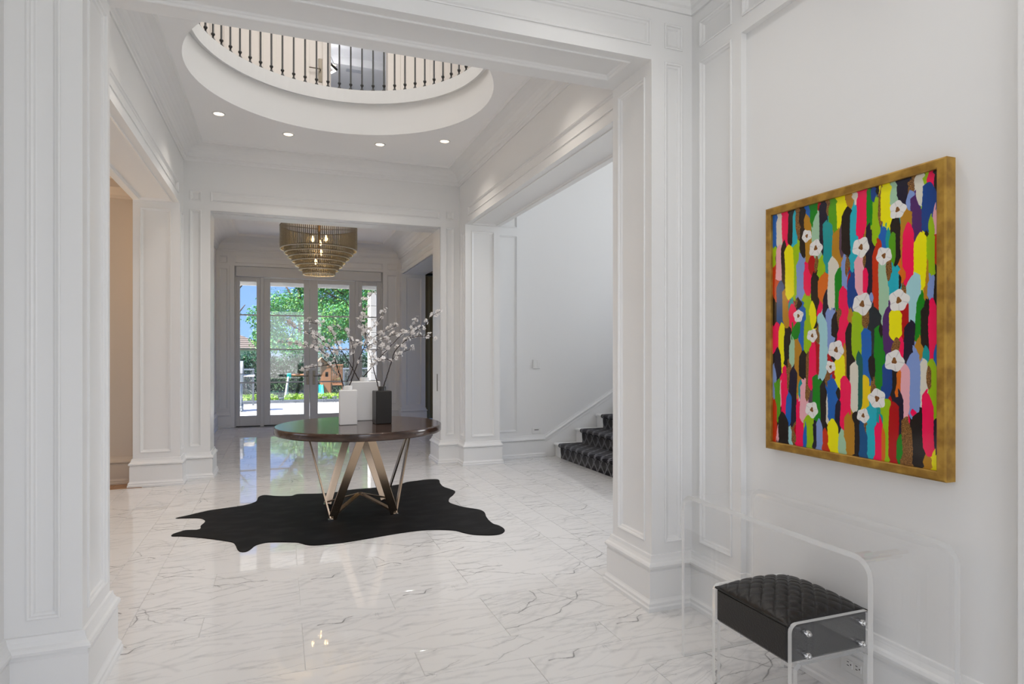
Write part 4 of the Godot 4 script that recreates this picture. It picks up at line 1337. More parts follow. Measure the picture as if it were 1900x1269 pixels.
func big_things() -> void:
	# hide rug
	var outline := PackedFloat32Array([-0.826,-5.879, -0.732,-5.953, -0.600,-6.058, -0.456,-6.109, -0.308,-6.163, -0.219,-6.281, -0.201,-6.474, -0.145,-6.537, -0.043,-6.458, 0.090,-6.408, 0.159,-6.467, 0.364,-6.417, 0.505,-6.426, 0.690,-6.493, 0.951,-6.508, 1.173,-6.581, 1.267,-6.667, 1.394,-6.703, 1.501,-6.727, 1.615,-6.685, 1.589,-6.497, 1.581,-6.303, 1.617,-6.177, 1.635,-6.052, 1.572,-5.902, 1.512,-5.799, 1.468,-5.657, 1.479,-5.553, 1.542,-5.405, 1.641,-5.277, 1.659,-5.174, 1.630,-5.033, 1.615,-4.914, 1.615,-4.794, 1.640,-4.727, 1.648,-4.639, 1.629,-4.565, 1.577,-4.504, 1.500,-4.496, 1.385,-4.549, 1.320,-4.626, 1.270,-4.713, 1.154,-4.778, 1.015,-4.808, 0.839,-4.788, 0.652,-4.744, 0.447,-4.698, 0.292,-4.694, 0.216,-4.704, 0.167,-4.741, 0.118,-4.810, 0.043,-4.848, -0.058,-4.885, -0.108,-4.889, -0.169,-4.846, -0.202,-4.755, -0.229,-4.713, -0.266,-4.730, -0.288,-4.800, -0.306,-4.906, -0.336,-4.988, -0.442,-5.090, -0.577,-5.199, -0.712,-5.284, -0.770,-5.306, -0.775,-5.364, -0.730,-5.422, -0.696,-5.452, -0.616,-5.433, -0.594,-5.469, -0.601,-5.556, -0.584,-5.649, -0.592,-5.731, -0.645,-5.812, -0.761,-5.855])
	var poly := PackedVector2Array()
	for i in outline.size() / 2: poly.append(Vector2(outline[i * 2], outline[i * 2 + 1]))
	# rounder outline
	var cv := Curve2D.new()
	for i in poly.size() + 1:
		var p := poly[i % poly.size()]
		var tn := (poly[(i + 1) % poly.size()] - poly[(i - 1 + poly.size()) % poly.size()]) * 0.16
		cv.add_point(p, -tn, tn)
	cv.bake_interval = 0.025
	var pl := cv.get_baked_points()
	pl.remove_at(pl.size() - 1)
	var rug := thing("cowhide_rug", "black cowhide rug spread on the marble under the round table", "rug", Vector3(0.5, 0, -5.6))
	var st := tool(0)
	var off := Vector3(0.5, 0, -5.6)
	var inner: PackedVector2Array = Geometry2D.offset_polygon(pl, -0.008)[0]
	var tris := Geometry2D.triangulate_polygon(inner)
	for i in tris.size() / 3:
		var a := inner[tris[i * 3]]
		var b := inner[tris[i * 3 + 1]]
		var c := inner[tris[i * 3 + 2]]
		var q := [Vector3(a.x, 0.0055, a.y) - off, Vector3(b.x, 0.0055, b.y) - off, Vector3(c.x, 0.0055, c.y) - off]
		if (b - a).cross(c - a) > 0: tri(st, q[0], q[2], q[1])
		else: tri(st, q[0], q[1], q[2])
	put(st, "pelt", M["cowhide"], rug)
	st = tool()
	var turn := 1.0 if not Geometry2D.is_polygon_clockwise(pl) else -1.0
	var path := []
	for p in pl: path.append(p - Vector2(off.x, off.z))
	sweep(st, path, [[0.0, 0.0005], [0.0, 0.003], [-0.003, 0.0052], [-0.012, 0.0054]], true, -turn)
	put(st, "edge", M["cowhide"], rug)
	# round table
	var tc := Vector3(0.655, 0.0, -5.64)
	var t := thing("round_table", "round dark walnut table on crossed bronze legs over the hide", "table", tc)
	st = tool(0)
	lathe(st, [[0.0, 0.695], [0.69, 0.695], [0.708, 0.697], [0.713, 0.703], [0.7135, 0.75], [0.711, 0.757], [0.704, 0.76]], 96)
	put(st, "rim", M["walnut"], t)
	st = tool()
	lathe(st, [[0.7045, 0.76], [0.0, 0.76]], 96)
	put(st, "table_top", M["walnut"], t)
	var fx := 0.268
	var fz := 0.283
	var feet := [Vector3(-fx, 0.012, fz), Vector3(fx, 0.012, fz), Vector3(fx, 0.012, -fz), Vector3(-fx, 0.012, -fz)]
	var tops := [Vector3(0.0, 0.694, 0.44), Vector3(0.44, 0.694, 0.0), Vector3(0.0, 0.694, -0.44), Vector3(-0.44, 0.694, 0.0)]
	for i in 4:
		var a: Vector3 = feet[i]
		var b: Vector3 = feet[(i + 1) % 4]
		var m: Vector3 = tops[i]
		var along := (b - a).normalized()
		for q in [[a, 1.0], [b, -1.0]]:
			st = tool()
			flat_bar(st, q[0] + along * q[1] * 0.012, m - along * q[1] * 0.035, along, 0.066, 0.014)
			put(st, "leg", M["bronze steel"], t)
		st = tool()
		flat_bar(st, a + Vector3(0, 0.015, 0), Vector3(0, 0.15, 0), Vector3(a.z, 0, -a.x), 0.045, 0.014)
		put(st, "brace", M["bronze steel"], t)
		solid(t, "foot", M["chrome"], a - Vector3(0.02, 0.0055, 0.02), a + Vector3(0.02, 0.003, 0.02), 0.002)
	console_and_bench()

func bent_sheet(st: SurfaceTool, ed: SurfaceTool, line: Array, thick: float, x0: float, x1: float) -> void:
	# line: Vector2(z, y) along the outside of the sheet; extruded from x0 to x1
	var n := line.size()
	var inn := []
	for i in n:
		var d0: Vector2 = (line[i] - line[maxi(i - 1, 0)]).normalized() if i > 0 else (line[1] - line[0]).normalized()
		var d1: Vector2 = (line[mini(i + 1, n - 1)] - line[i]).normalized() if i < n - 1 else d0
		var n0 := Vector2(d0.y, -d0.x)
		var n1 := Vector2(d1.y, -d1.x)
		inn.append(line[i] + (n0 + n1) / (1.0 + n0.dot(n1)) * thick)
	var P := func(q: Vector2, x: float) -> Vector3: return Vector3(x, q.y, q.x)
	for i in n - 1:
		quad(st, P.call(line[i], x1), P.call(line[i + 1], x1), P.call(line[i + 1], x0), P.call(line[i], x0))
		quad(st, P.call(inn[i], x0), P.call(inn[i + 1], x0), P.call(inn[i + 1], x1), P.call(inn[i], x1))
		quad(ed, P.call(line[i], x0), P.call(line[i + 1], x0), P.call(inn[i + 1], x0), P.call(inn[i], x0))
		quad(ed, P.call(inn[i], x1), P.call(inn[i + 1], x1), P.call(line[i + 1], x1), P.call(line[i], x1))
	quad(ed, P.call(line[0], x0), P.call(inn[0], x0), P.call(inn[0], x1), P.call(line[0], x1))
	quad(ed, P.call(line[n - 1], x1), P.call(inn[n - 1], x1), P.call(inn[n - 1], x0), P.call(line[n - 1], x0))

func console_and_bench() -> void:
	var za := -2.413
	var zb := -1.427
	var top := 0.742
	var r := 0.07
	var line := [Vector2(za, 0.001)]
	for i in 9:
		var a := PI - i / 8.0 * PI / 2
		line.append(Vector2(za + r + r * cos(a), top - r + r * sin(a)))
	for i in 9:
		var a := PI / 2 - i / 8.0 * PI / 2
		line.append(Vector2(zb - r + r * cos(a), top - r + r * sin(a)))
	line.append(Vector2(zb, 0.001))
	var cs := thing("console_table", "clear acrylic waterfall console table under the painting", "console table", Vector3.ZERO)
	var st := tool()
	var ed := tool()
	bent_sheet(st, ed, line, 0.019, 1.722, 2.115)
	put(st, "sheet", M["acrylic"], cs)
	put(ed, "sheet_edge", M["acrylic edge"], cs)
	# bench: black quilted seat between two clear side sheets
	var b := thing("bench", "small bench with black quilted leather seat on clear acrylic sides", "bench", Vector3.ZERO)
	var x0 := 1.705
	var x1 := 2.095
	for z in [-2.175, -1.757]:
		st = tool()
		ed = tool()
		var rr := 0.03
		var out := [Vector2(x0, 0.001)]
		for i in 6:
			var a := PI - i / 5.0 * PI / 2
			out.append(Vector2(x0 + rr + rr * cos(a), 0.412 - rr + rr * sin(a)))
		for i in 6:
			var a := PI / 2 - i / 5.0 * PI / 2
			out.append(Vector2(x1 - rr + rr * cos(a), 0.412 - rr + rr * sin(a)))
		out.append(Vector2(x1, 0.001))
		# opening below the seat leaves two legs
		out.append_array([Vector2(x1 - 0.025, 0.001), Vector2(x1 - 0.025, 0.245), Vector2(x1 - 0.045, 0.262), Vector2(x0 + 0.045, 0.262), Vector2(x0 + 0.025, 0.245), Vector2(x0 + 0.025, 0.001)])
		var pv := PackedVector2Array(out)
		var tr := Geometry2D.triangulate_polygon(pv)
		for i in tr.size() / 3:
			var q := [pv[tr[i * 3]], pv[tr[i * 3 + 1]], pv[tr[i * 3 + 2]]]
			if (q[1] - q[0]).cross(q[2] - q[0]) < 0: q = [q[0], q[2], q[1]]
			tri(st, Vector3(q[0].x, q[0].y, z + 0.018), Vector3(q[1].x, q[1].y, z + 0.018), Vector3(q[2].x, q[2].y, z + 0.018))
			tri(st, Vector3(q[0].x, q[0].y, z), Vector3(q[2].x, q[2].y, z), Vector3(q[1].x, q[1].y, z))
		for i in out.size():
			var a: Vector2 = out[i]
			var c: Vector2 = out[(i + 1) % out.size()]
			quad(ed, Vector3(a.x, a.y, z), Vector3(c.x, c.y, z), Vector3(c.x, c.y, z + 0.018), Vector3(a.x, a.y, z + 0.018))
		var side := put(st, "side_sheet", M["acrylic"], b)
		put(ed, "sheet_edge", M["acrylic edge"], side)
		for q in [[1.78, 0.372], [2.045, 0.372], [1.78, 0.292], [2.045, 0.292]]:
			st = tool(0)
			var zz: float = z + 0.018 if z > -2.0 else z
			var sg := 1.0 if z > -2.0 else -1.0
			tube(st, [Vector3(q[0], q[1], zz - sg * 0.019), Vector3(q[0], q[1], zz + sg * 0.006)], 0.011, 0.011, 14)
			tube(st, [Vector3(q[0], q[1], zz + sg * 0.004), Vector3(q[0], q[1], zz + sg * 0.014)], 0.0085, 0.006, 12)
			put(st, "bolt", M["chrome"], side)
	# seat box and quilted top
	var c0 := Vector3(1.706, 0.262, -2.156)
	var c1 := Vector3(2.094, 0.405, -1.758)
	st = tool()
	cbox(st, c0, c1, 0.012)
	put(st, "seat_box", M["leather"], b)
	st = tool(0)
	var n := 96
	var P := func(i: int, j: int) -> Vector3:
		var u := i / float(n)
		var v := j / float(n)
		var x := lerpf(c0.x, c1.x, u)
		var z := lerpf(c0.z, c1.z, v)
		var dome := pow(sin(PI * clampf(u, 0.0, 1.0)), 0.45) * pow(sin(PI * clampf(v, 0.0, 1.0)), 0.35)
		var a := absf(fposmod((u + v) * 6.0, 1.0) - 0.5) * 2.0
		var d := absf(fposmod((u - v) * 6.0, 1.0) - 0.5) * 2.0
		var puff := sqrt(maxf(0.0, 1.0 - pow(a, 3.0))) * sqrt(maxf(0.0, 1.0 - pow(d, 3.0)))
		return Vector3(x, 0.400 + dome * (0.048 + 0.013 * puff), z)
	for i in n:
		for j in n:
			quad(st, P.call(i, j + 1), P.call(i + 1, j + 1), P.call(i + 1, j), P.call(i, j))
	put(st, "quilted_top", M["leather"], b)
	st = tool(0)
	tube(st, [Vector3(c0.x, 0.402, c0.z), Vector3(c1.x, 0.402, c0.z), Vector3(c1.x, 0.402, c1.z), Vector3(c0.x, 0.402, c1.z), Vector3(c0.x, 0.402, c0.z)], 0.004, 0.004, 6)
	put(st, "piping", M["leather"], b)

func painting() -> void:
	# [x, top, bottom, width, colour] of each brush stroke in thousandths of the canvas
	var strokes := PackedInt32Array([
		21, -5, 150, 32, 5, 58, -2, 167, 42, 15, 105, -3, 148, 53, 0, 115, 68, 208, 31, 0, 141, -1, 147, 38, 2, 169, 0, 190, 26, 7, 191, -1, 130, 29, 21, 226, -1, 84, 38, 2, 231, 84, 214, 44, 2, 264, 0, 66, 28, 5, 267, 44, 237, 35, 11, 306, 0, 95, 42, 8,
		330, 26, 225, 47, 17, 344, -1, 29, 26, 12, 373, -1, 224, 44, 3, 400, 0, 60, 23, 21, 437, 1, 156, 51, 10, 398, 75, 311, 51, 6, 489, 0, 126, 59, 1, 535, 2, 64, 37, 11, 459, 122, 281, 56, 11, 489, 110, 242, 21, 24, 518, 46, 245, 50, 2, 563, 2, 49, 36, 15,
		563, 46, 306, 38, 7, 646, 4, 146, 38, 8, 603, 0, 177, 46, 0, 675, 2, 52, 28, 4, 695, 2, 36, 21, 2, 635, 141, 182, 19, 11, 654, 124, 395, 42, 3, 690, 35, 213, 37, 9, 713, 0, 152, 19, 21, 746, 1, 171, 51, 1, 787, 1, 85, 35, 17, 831, 3, 90, 50, 3,
		868, 0, 62, 26, 21, 864, 47, 122, 33, 18, 936, 7, 138, 24, 9, 911, 4, 106, 33, 15, 894, 71, 225, 50, 20, 962, 1, 64, 33, 0, 990, 0, 120, 18, 2, 955, 39, 203, 54, 4, 989, 112, 210, 21, 16, 968, 147, 225, 22, 9, 791, 120, 303, 42, 2, 827, 111, 188, 19, 6,
		848, 110, 317, 47, 11, 858, 154, 394, 46, 0, 728, 154, 252, 37, 5, 755, 158, 241, 22, 6, 778, 176, 301, 23, 10, 940, 198, 262, 18, 2, 962, 206, 356, 33, 9, 991, 205, 322, 15, 13, 941, 258, 432, 19, 11, 911, 199, 425, 49, 1, 691, 194, 451, 41, 13, 822, 301, 362, 36, 14,
		807, 328, 385, 21, 2, 831, 363, 425, 22, 21, 782, 302, 403, 46, 7, 728, 262, 517, 40, 17, 754, 265, 348, 19, 21, 880, 330, 522, 56, 19, 968, 352, 433, 35, 18, 991, 327, 484, 15, 2, 971, 422, 524, 32, 0, 940, 427, 523, 28, 2, 914, 412, 523, 26, 8, 836, 421, 520, 37, 12,
		786, 442, 519, 60, 1, 746, 449, 518, 28, 20, 14, 137, 227, 27, 9, 26, 216, 383, 38, 13, 26, 174, 216, 13, 21, 58, 137, 305, 51, 16, 90, 117, 352, 33, 2, 177, 151, 386, 37, 9, 128, 146, 380, 54, 1, 58, 291, 498, 49, 25, 101, 335, 499, 37, 11, 14, 365, 496, 27, 2,
		146, 379, 442, 36, 6, 177, 375, 426, 22, 21, 151, 402, 501, 46, 0, 213, 210, 388, 49, 18, 260, 237, 385, 45, 0, 292, 204, 298, 42, 12, 321, 212, 279, 21, 21, 351, 222, 320, 46, 9, 312, 278, 505, 45, 2, 367, 289, 420, 59, 14, 349, 397, 463, 33, 0, 260, 366, 504, 45, 9,
		298, 399, 505, 38, 1, 206, 388, 422, 37, 2, 394, 326, 475, 50, 3, 353, 451, 506, 36, 19, 412, 435, 507, 40, 18, 442, 450, 508, 27, 2, 433, 231, 449, 54, 15, 468, 276, 446, 42, 8, 505, 241, 385, 29, 18, 522, 240, 313, 18, 21, 531, 303, 381, 19, 12, 501, 353, 510, 49, 0,
		468, 446, 509, 26, 21, 542, 434, 511, 41, 11, 555, 290, 455, 49, 4, 595, 237, 400, 46, 16, 626, 292, 393, 22, 0, 622, 231, 292, 12, 21, 664, 390, 430, 22, 18, 680, 426, 516, 64, 22, 587, 449, 513, 50, 9, 631, 459, 514, 32, 21, 31, 476, 604, 38, 0, 73, 471, 693, 38, 1,
		115, 510, 668, 38, 2, 38, 586, 735, 44, 3, 14, 670, 765, 19, 18, 14, 765, 820, 19, 18, 67, 728, 840, 14, 16, 41, 732, 919, 32, 10, 90, 686, 874, 40, 0, 151, 541, 673, 31, 17, 128, 651, 773, 27, 21, 221, 417, 610, 40, 5, 181, 481, 547, 45, 8, 191, 561, 781, 41, 11,
		231, 598, 717, 44, 2, 156, 673, 921, 46, 3, 123, 773, 924, 31, 5, 14, 813, 1005, 31, 13, 41, 919, 1002, 17, 16, 131, 918, 999, 36, 19, 85, 865, 1001, 63, 2, 172, 903, 997, 37, 21, 181, 896, 953, 24, 12, 209, 717, 803, 21, 6, 186, 781, 804, 12, 9, 212, 798, 999, 50, 0,
		236, 717, 898, 47, 16, 264, 442, 610, 44, 9, 264, 598, 806, 24, 21, 289, 749, 810, 27, 24, 298, 563, 759, 46, 0, 333, 563, 703, 19, 12, 330, 695, 890, 58, 8, 298, 421, 510, 36, 1, 335, 489, 577, 18, 21, 416, 427, 589, 49, 18, 367, 457, 724, 41, 19, 446, 450, 556, 36, 2,
		468, 430, 509, 21, 21, 501, 432, 605, 49, 0, 542, 434, 496, 29, 11, 539, 496, 750, 41, 2, 677, 441, 610, 56, 22, 583, 456, 646, 55, 9, 631, 439, 519, 32, 21, 631, 514, 736, 45, 5, 709, 506, 743, 47, 8, 717, 502, 551, 18, 2, 754, 444, 614, 45, 20, 837, 449, 568, 33, 12,
		793, 446, 567, 54, 1, 798, 550, 610, 40, 21, 828, 558, 667, 21, 0, 908, 453, 573, 29, 8, 862, 497, 657, 42, 3, 908, 549, 642, 36, 11, 943, 454, 601, 37, 2, 977, 456, 651, 37, 0, 940, 587, 655, 23, 6, 993, 583, 780, 18, 5, 971, 632, 859, 37, 9, 923, 632, 815, 40, 15,
		878, 587, 839, 55, 18, 952, 651, 733, 15, 21, 834, 643, 847, 42, 16, 803, 672, 778, 24, 14, 778, 668, 778, 28, 2, 746, 644, 780, 41, 4, 664, 625, 710, 29, 2, 667, 690, 739, 27, 21, 618, 695, 838, 47, 26, 591, 600, 829, 28, 23, 559, 646, 837, 38, 15, 505, 573, 761, 17, 11,
		472, 615, 763, 51, 1, 424, 685, 712, 36, 12, 423, 626, 645, 35, 12, 398, 685, 772, 27, 21, 371, 724, 947, 36, 2, 398, 761, 890, 18, 15, 428, 709, 888, 53, 5, 468, 742, 790, 26, 2, 469, 790, 946, 38, 3, 508, 701, 908, 50, 0, 800, 739, 906, 47, 3, 743, 778, 1005, 44, 9,
		707, 807, 871, 29, 6, 672, 804, 829, 41, 2, 659, 799, 1005, 47, 7, 703, 832, 1005, 36, 0, 725, 875, 1005, 13, 14, 782, 783, 1005, 41, 12, 817, 896, 1003, 28, 8, 854, 831, 1006, 49, 21, 881, 806, 853, 26, 0, 908, 799, 1008, 53, 2, 987, 831, 947, 24, 3, 949, 943, 1007, 38, 11,
		952, 733, 954, 42, 0, 987, 930, 1007, 27, 1, 607, 859, 1009, 49, 25, 635, 862, 912, 17, 21, 571, 831, 1006, 31, 2, 535, 836, 1005, 51, 11, 485, 915, 1005, 49, 17, 428, 872, 1006, 56, 1, 380, 903, 1003, 37, 13, 342, 873, 1002, 38, 18, 305, 876, 1003, 28, 3, 269, 867, 1007, 53, 9,
		245, 897, 1004, 18, 5])
	var inks := [rgb(255, 0, 88), rgb(248, 240, 0), rgb(20, 17, 20), rgb(16, 16, 46), rgb(0, 66, 146), rgb(8, 100, 190), rgb(0, 156, 160), rgb(24, 180, 200), rgb(0, 138, 20), rgb(158, 200, 10), rgb(88, 164, 22), rgb(188, 134, 32), rgb(184, 0, 16), rgb(206, 50, 12), rgb(226, 110, 22), rgb(226, 221, 204), rgb(242, 178, 188), rgb(166, 206, 172), rgb(132, 158, 216), rgb(166, 216, 222), rgb(80, 36, 106), rgb(118, 74, 32), rgb(24, 40, 50), rgb(0, 96, 84), rgb(92, 66, 86), rgb(0, 84, 142), rgb(240, 206, 12)]
	var w := 760
	var h := 1020
	var im := Image.create(w, h, false, Image.FORMAT_RGB8)
	im.fill(rgb(18, 18, 30))
	var many := strokes.size() / 5
	for job in many * 2: # a broad ground coat first, then the strokes
		var i := job % many
		var ground := job < many
		var cx := strokes[i * 5] / 1000.0 * w
		var y0 := strokes[i * 5 + 1] / 1000.0 * h - (26.0 if ground else 4.0)
		var y1 := strokes[i * 5 + 2] / 1000.0 * h + (26.0 if ground else 4.0)
		var hw := strokes[i * 5 + 3] / 2000.0 * w * (1.5 if ground else 1.12) + 2.0
		var ink: Color = inks[strokes[i * 5 + 4]]
		var ph := rng.randf() * 10.0
		var lean := rng.randf_range(-0.012, 0.012)
		var taper := []
		var slant := []
		for k in 4:
			taper.append(rng.randf_range(10.0, 46.0)); slant.append(rng.randf_range(-6.0, 8.0))
		if rng.randf() < 0.6: slant[rng.randi() % 4] += rng.randf_range(8.0, 34.0)
		for y in range(maxi(0, int(y0)), mini(h, int(y1))):
			var mid := cx + 2.2 * sin(y * 0.017 + ph) + lean * (y - (y0 + y1) / 2)
			var reach: Array[float] = [0.0, 0.0]
			for sd in 2: # the two edges end at different heights, so ends are slanted
				var ya: float = y0 + slant[sd]
				var yb: float = y1 - slant[2 + sd]
				var e: float = minf((y - ya) / taper[sd], (yb - y) / taper[2 + sd])
				reach[sd] = hw * (pow(clampf(e, 0.0, 1.0), 0.6) * 1.1 - 0.1 + 0.045 * sin(y * 0.05 + ph * (sd + 2)) + 0.02 * sin(y * 0.31 + ph))
			for x in range(maxi(0, int(mid - reach[0])), mini(w, int(mid + reach[1]) + 1)):
				var c := ink
				if strokes[i * 5 + 4] == 21:
					c = [rgb(92, 56, 24), rgb(150, 100, 48), rgb(70, 42, 20), rgb(196, 146, 76)][rng.randi() % 4]
				im.set_pixel(x, y, c)
	for f in [[0.255, 0.123, 0.025], [0.317, 0.181, 0.033], [0.601, 0.211, 0.036], [0.729, 0.257, 0.031], [0.801, 0.102, 0.031], [0.608, 0.425, 0.04], [0.807, 0.423, 0.038], [0.195, 0.452, 0.026], [0.293, 0.537, 0.026], [0.451, 0.596, 0.036], [0.416, 0.663, 0.023], [0.784, 0.637, 0.037], [0.692, 0.775, 0.035], [0.614, 0.843, 0.026], [0.29, 0.841, 0.032]]:
		var ph: float = f[0] * 40.0
		var cx: float = f[0] * w
		var cy: float = f[1] * h
		var rad: float = f[2] * h * 1.05
		for y in range(int(cy - rad * 1.3), int(cy + rad * 1.3)):
			for x in range(int(cx - rad * 1.3), int(cx + rad * 1.3)):
				var d := Vector2(x - cx, y - cy)
				var edge := rad * (0.95 + 0.08 * cos(5.0 * d.angle() + ph) + 0.05 * sin(3.0 * d.angle() + ph * 2.0))
				if d.length() < edge and x >= 0 and x < w and y >= 0 and y < h:
					var c := rgb(240, 238, 234)
					if absf(fposmod(d.angle() * 5.0 / TAU + ph, 1.0) - 0.5) < 0.06 and d.length() > rad * 0.35: c = rgb(218, 216, 214)
					var heart := Vector2(d.x * 1.15, d.y * 0.95).length()
					if heart < rad * (0.27 + 0.05 * sin(d.angle() * 3.0 + ph)): c = [rgb(128, 80, 36), rgb(96, 58, 26), rgb(160, 106, 50)][rng.randi() % 3]
					im.set_pixel(x, y, c)
	var cm := mat("painted canvas", Color.WHITE, 0.12)
	cm.albedo_texture = ImageTexture.create_from_image(im)
	var za := -2.296
	var zb := -1.517
	var ya := 0.973
	var yb := 2.0195
	var o := thing("framed_painting", "bright abstract painting of vertical strokes and white flowers in gold frame", "painting", Vector3(2.173, 0, 0))
	var st := tool()
	var vs := [[Vector3(-0.034, ya, za), Vector2(0, 1)], [Vector3(-0.034, ya, zb), Vector2(1, 1)], [Vector3(-0.034, yb, zb), Vector2(1, 0)], [Vector3(-0.034, yb, za), Vector2(0, 0)]]
	for e in [0, 2, 1, 0, 3, 2]:
		st.set_uv(vs[e][1]); st.add_vertex(vs[e][0])
	put(st, "canvas", cm, o)
	# mitred frame members: profile from the inner lip over the face to the wall
	var corners := [Vector2(za, ya), Vector2(zb, ya), Vector2(zb, yb), Vector2(za, yb)]
	var mid := Vector2((za + zb) / 2, (ya + yb) / 2)
	var prof := [[0.0, -0.03], [0.0, -0.045], [0.004, -0.048], [0.028, -0.048], [0.034, -0.044], [0.034, 0.0]]
	for k in 4:
		st = tool()
		var a: Vector2 = corners[k]
		var b: Vector2 = corners[(k + 1) % 4]
		var grow := func(c: Vector2, d: float) -> Vector2: return c + Vector2(signf(c.x - mid.x), signf(c.y - mid.y)) * d
		for i in prof.size() - 1:
			var p = prof[i]
			var q = prof[i + 1]
			var a0: Vector2 = grow.call(a, p[0])
			var b0: Vector2 = grow.call(b, p[0])
			var a1: Vector2 = grow.call(a, q[0])
			var b1: Vector2 = grow.call(b, q[0])
			quad(st, Vector3(p[1], b0.y, b0.x), Vector3(p[1], a0.y, a0.x), Vector3(q[1], a1.y, a1.x), Vector3(q[1], b1.y, b1.x))
		put(st, "frame_member", M["gilt"], o)

func vase(label: String, at: Vector3, turn: float, w: float, d: float, h: float, neck: float, m: Material) -> void:
	var o := thing("vase", label, "vase", at)
	o.rotation.y = turn
	var st := tool()
	cbox(st, Vector3(-w / 2, 0, -d / 2), Vector3(w / 2, h, d / 2), 0.005)
	put(st, "body", m, o)
	st = tool(0)
	var r := neck / 2
	lathe(st, [[r, h - 0.002], [r, h + 0.034], [r - 0.003, h + 0.037], [r - 0.008, h + 0.037], [r - 0.011, h + 0.034], [r - 0.011, h + 0.004], [0.0, h + 0.004]], 20)
	put(st, "neck", m, o)

func blossom_mesh() -> ArrayMesh:
	var st := tool()
	for k in 5:
		var bs := Basis(Vector3.UP, TAU * k / 5)
		var a := bs * Vector3(0.002, 0, 0)
		var l := bs * Vector3(0.011, 0.004, 0.008)
		var r := bs * Vector3(0.011, 0.004, -0.008)
		var t := bs * Vector3(0.02, 0.007, 0)
		tri(st, a, l, t); tri(st, a, t, r)
		tri(st, a, t, l); tri(st, a, r, t)
	st.generate_normals()
	return st.commit()

func branch(label: String, called: String, lines: Array, bm: ArrayMesh) -> void:
	var root: Vector3 = lines[0][0]
	var o := thing(called, label, "branch", root, "blossom branches in the vases")
	var st := tool(0)
	var spots := []
	var first := true
	for ln in lines:
		var cv := Curve3D.new()
		for i in ln.size():
			var tn: Vector3 = (ln[mini(i + 1, ln.size() - 1)] - ln[maxi(i - 1, 0)]) * 0.16
			cv.add_point(ln[i] - root, -tn, tn)
		cv.bake_interval = 0.025
		var pts := []
		for q in cv.get_baked_points():
			pts.append(q + Vector3(rng.randf_range(-1, 1), rng.randf_range(-1, 1), rng.randf_range(-1, 1)) * (0.0022 if pts.size() else 0.0))
		tube(st, pts, 0.0055 if first else 0.0036, 0.0014, 6)
		var n := pts.size()
		for i in n:
			var f := i / float(n)
			if first and f < 0.38: continue
			if rng.randf() < 0.62:
				var d := Vector3(rng.randf_range(-1, 1), rng.randf_range(-0.3, 1), rng.randf_range(-1, 1)).normalized()
				var len_ := rng.randf_range(0.008, 0.05)
				var e: Vector3 = pts[i] + d * len_
				tube(st, [pts[i], pts[i] + d * len_ * 0.5 + Vector3(0, 0.003, 0), e], 0.0018, 0.001, 5)
				spots.append([e, d])
				if rng.randf() < 0.75: spots.append([e + Vector3(rng.randf_range(-1, 1), rng.randf_range(-1, 1), rng.randf_range(-1, 1)) * 0.012, -d])
			elif rng.randf() < 0.3:
				spots.append([pts[i], Vector3(rng.randf_range(-1, 1), rng.randf_range(-1, 1), rng.randf_range(-1, 1)).normalized()])
		spots.append([pts[n - 1], Vector3.UP])
		first = false
	put(st, "twig", M["twig"], o)
	for s in spots:
		var sc := rng.randf_range(0.7, 1.25)
		place(bm, "blossom", M["blossom"], o, Transform3D(frame_of(s[1]).scaled(Vector3.ONE * sc), s[0]))

func pack(a: Array) -> Array:
	var out := []
	for i in a.size() / 3: out.append(Vector3(a[i * 3], a[i * 3 + 1], a[i * 3 + 2]))
	return out

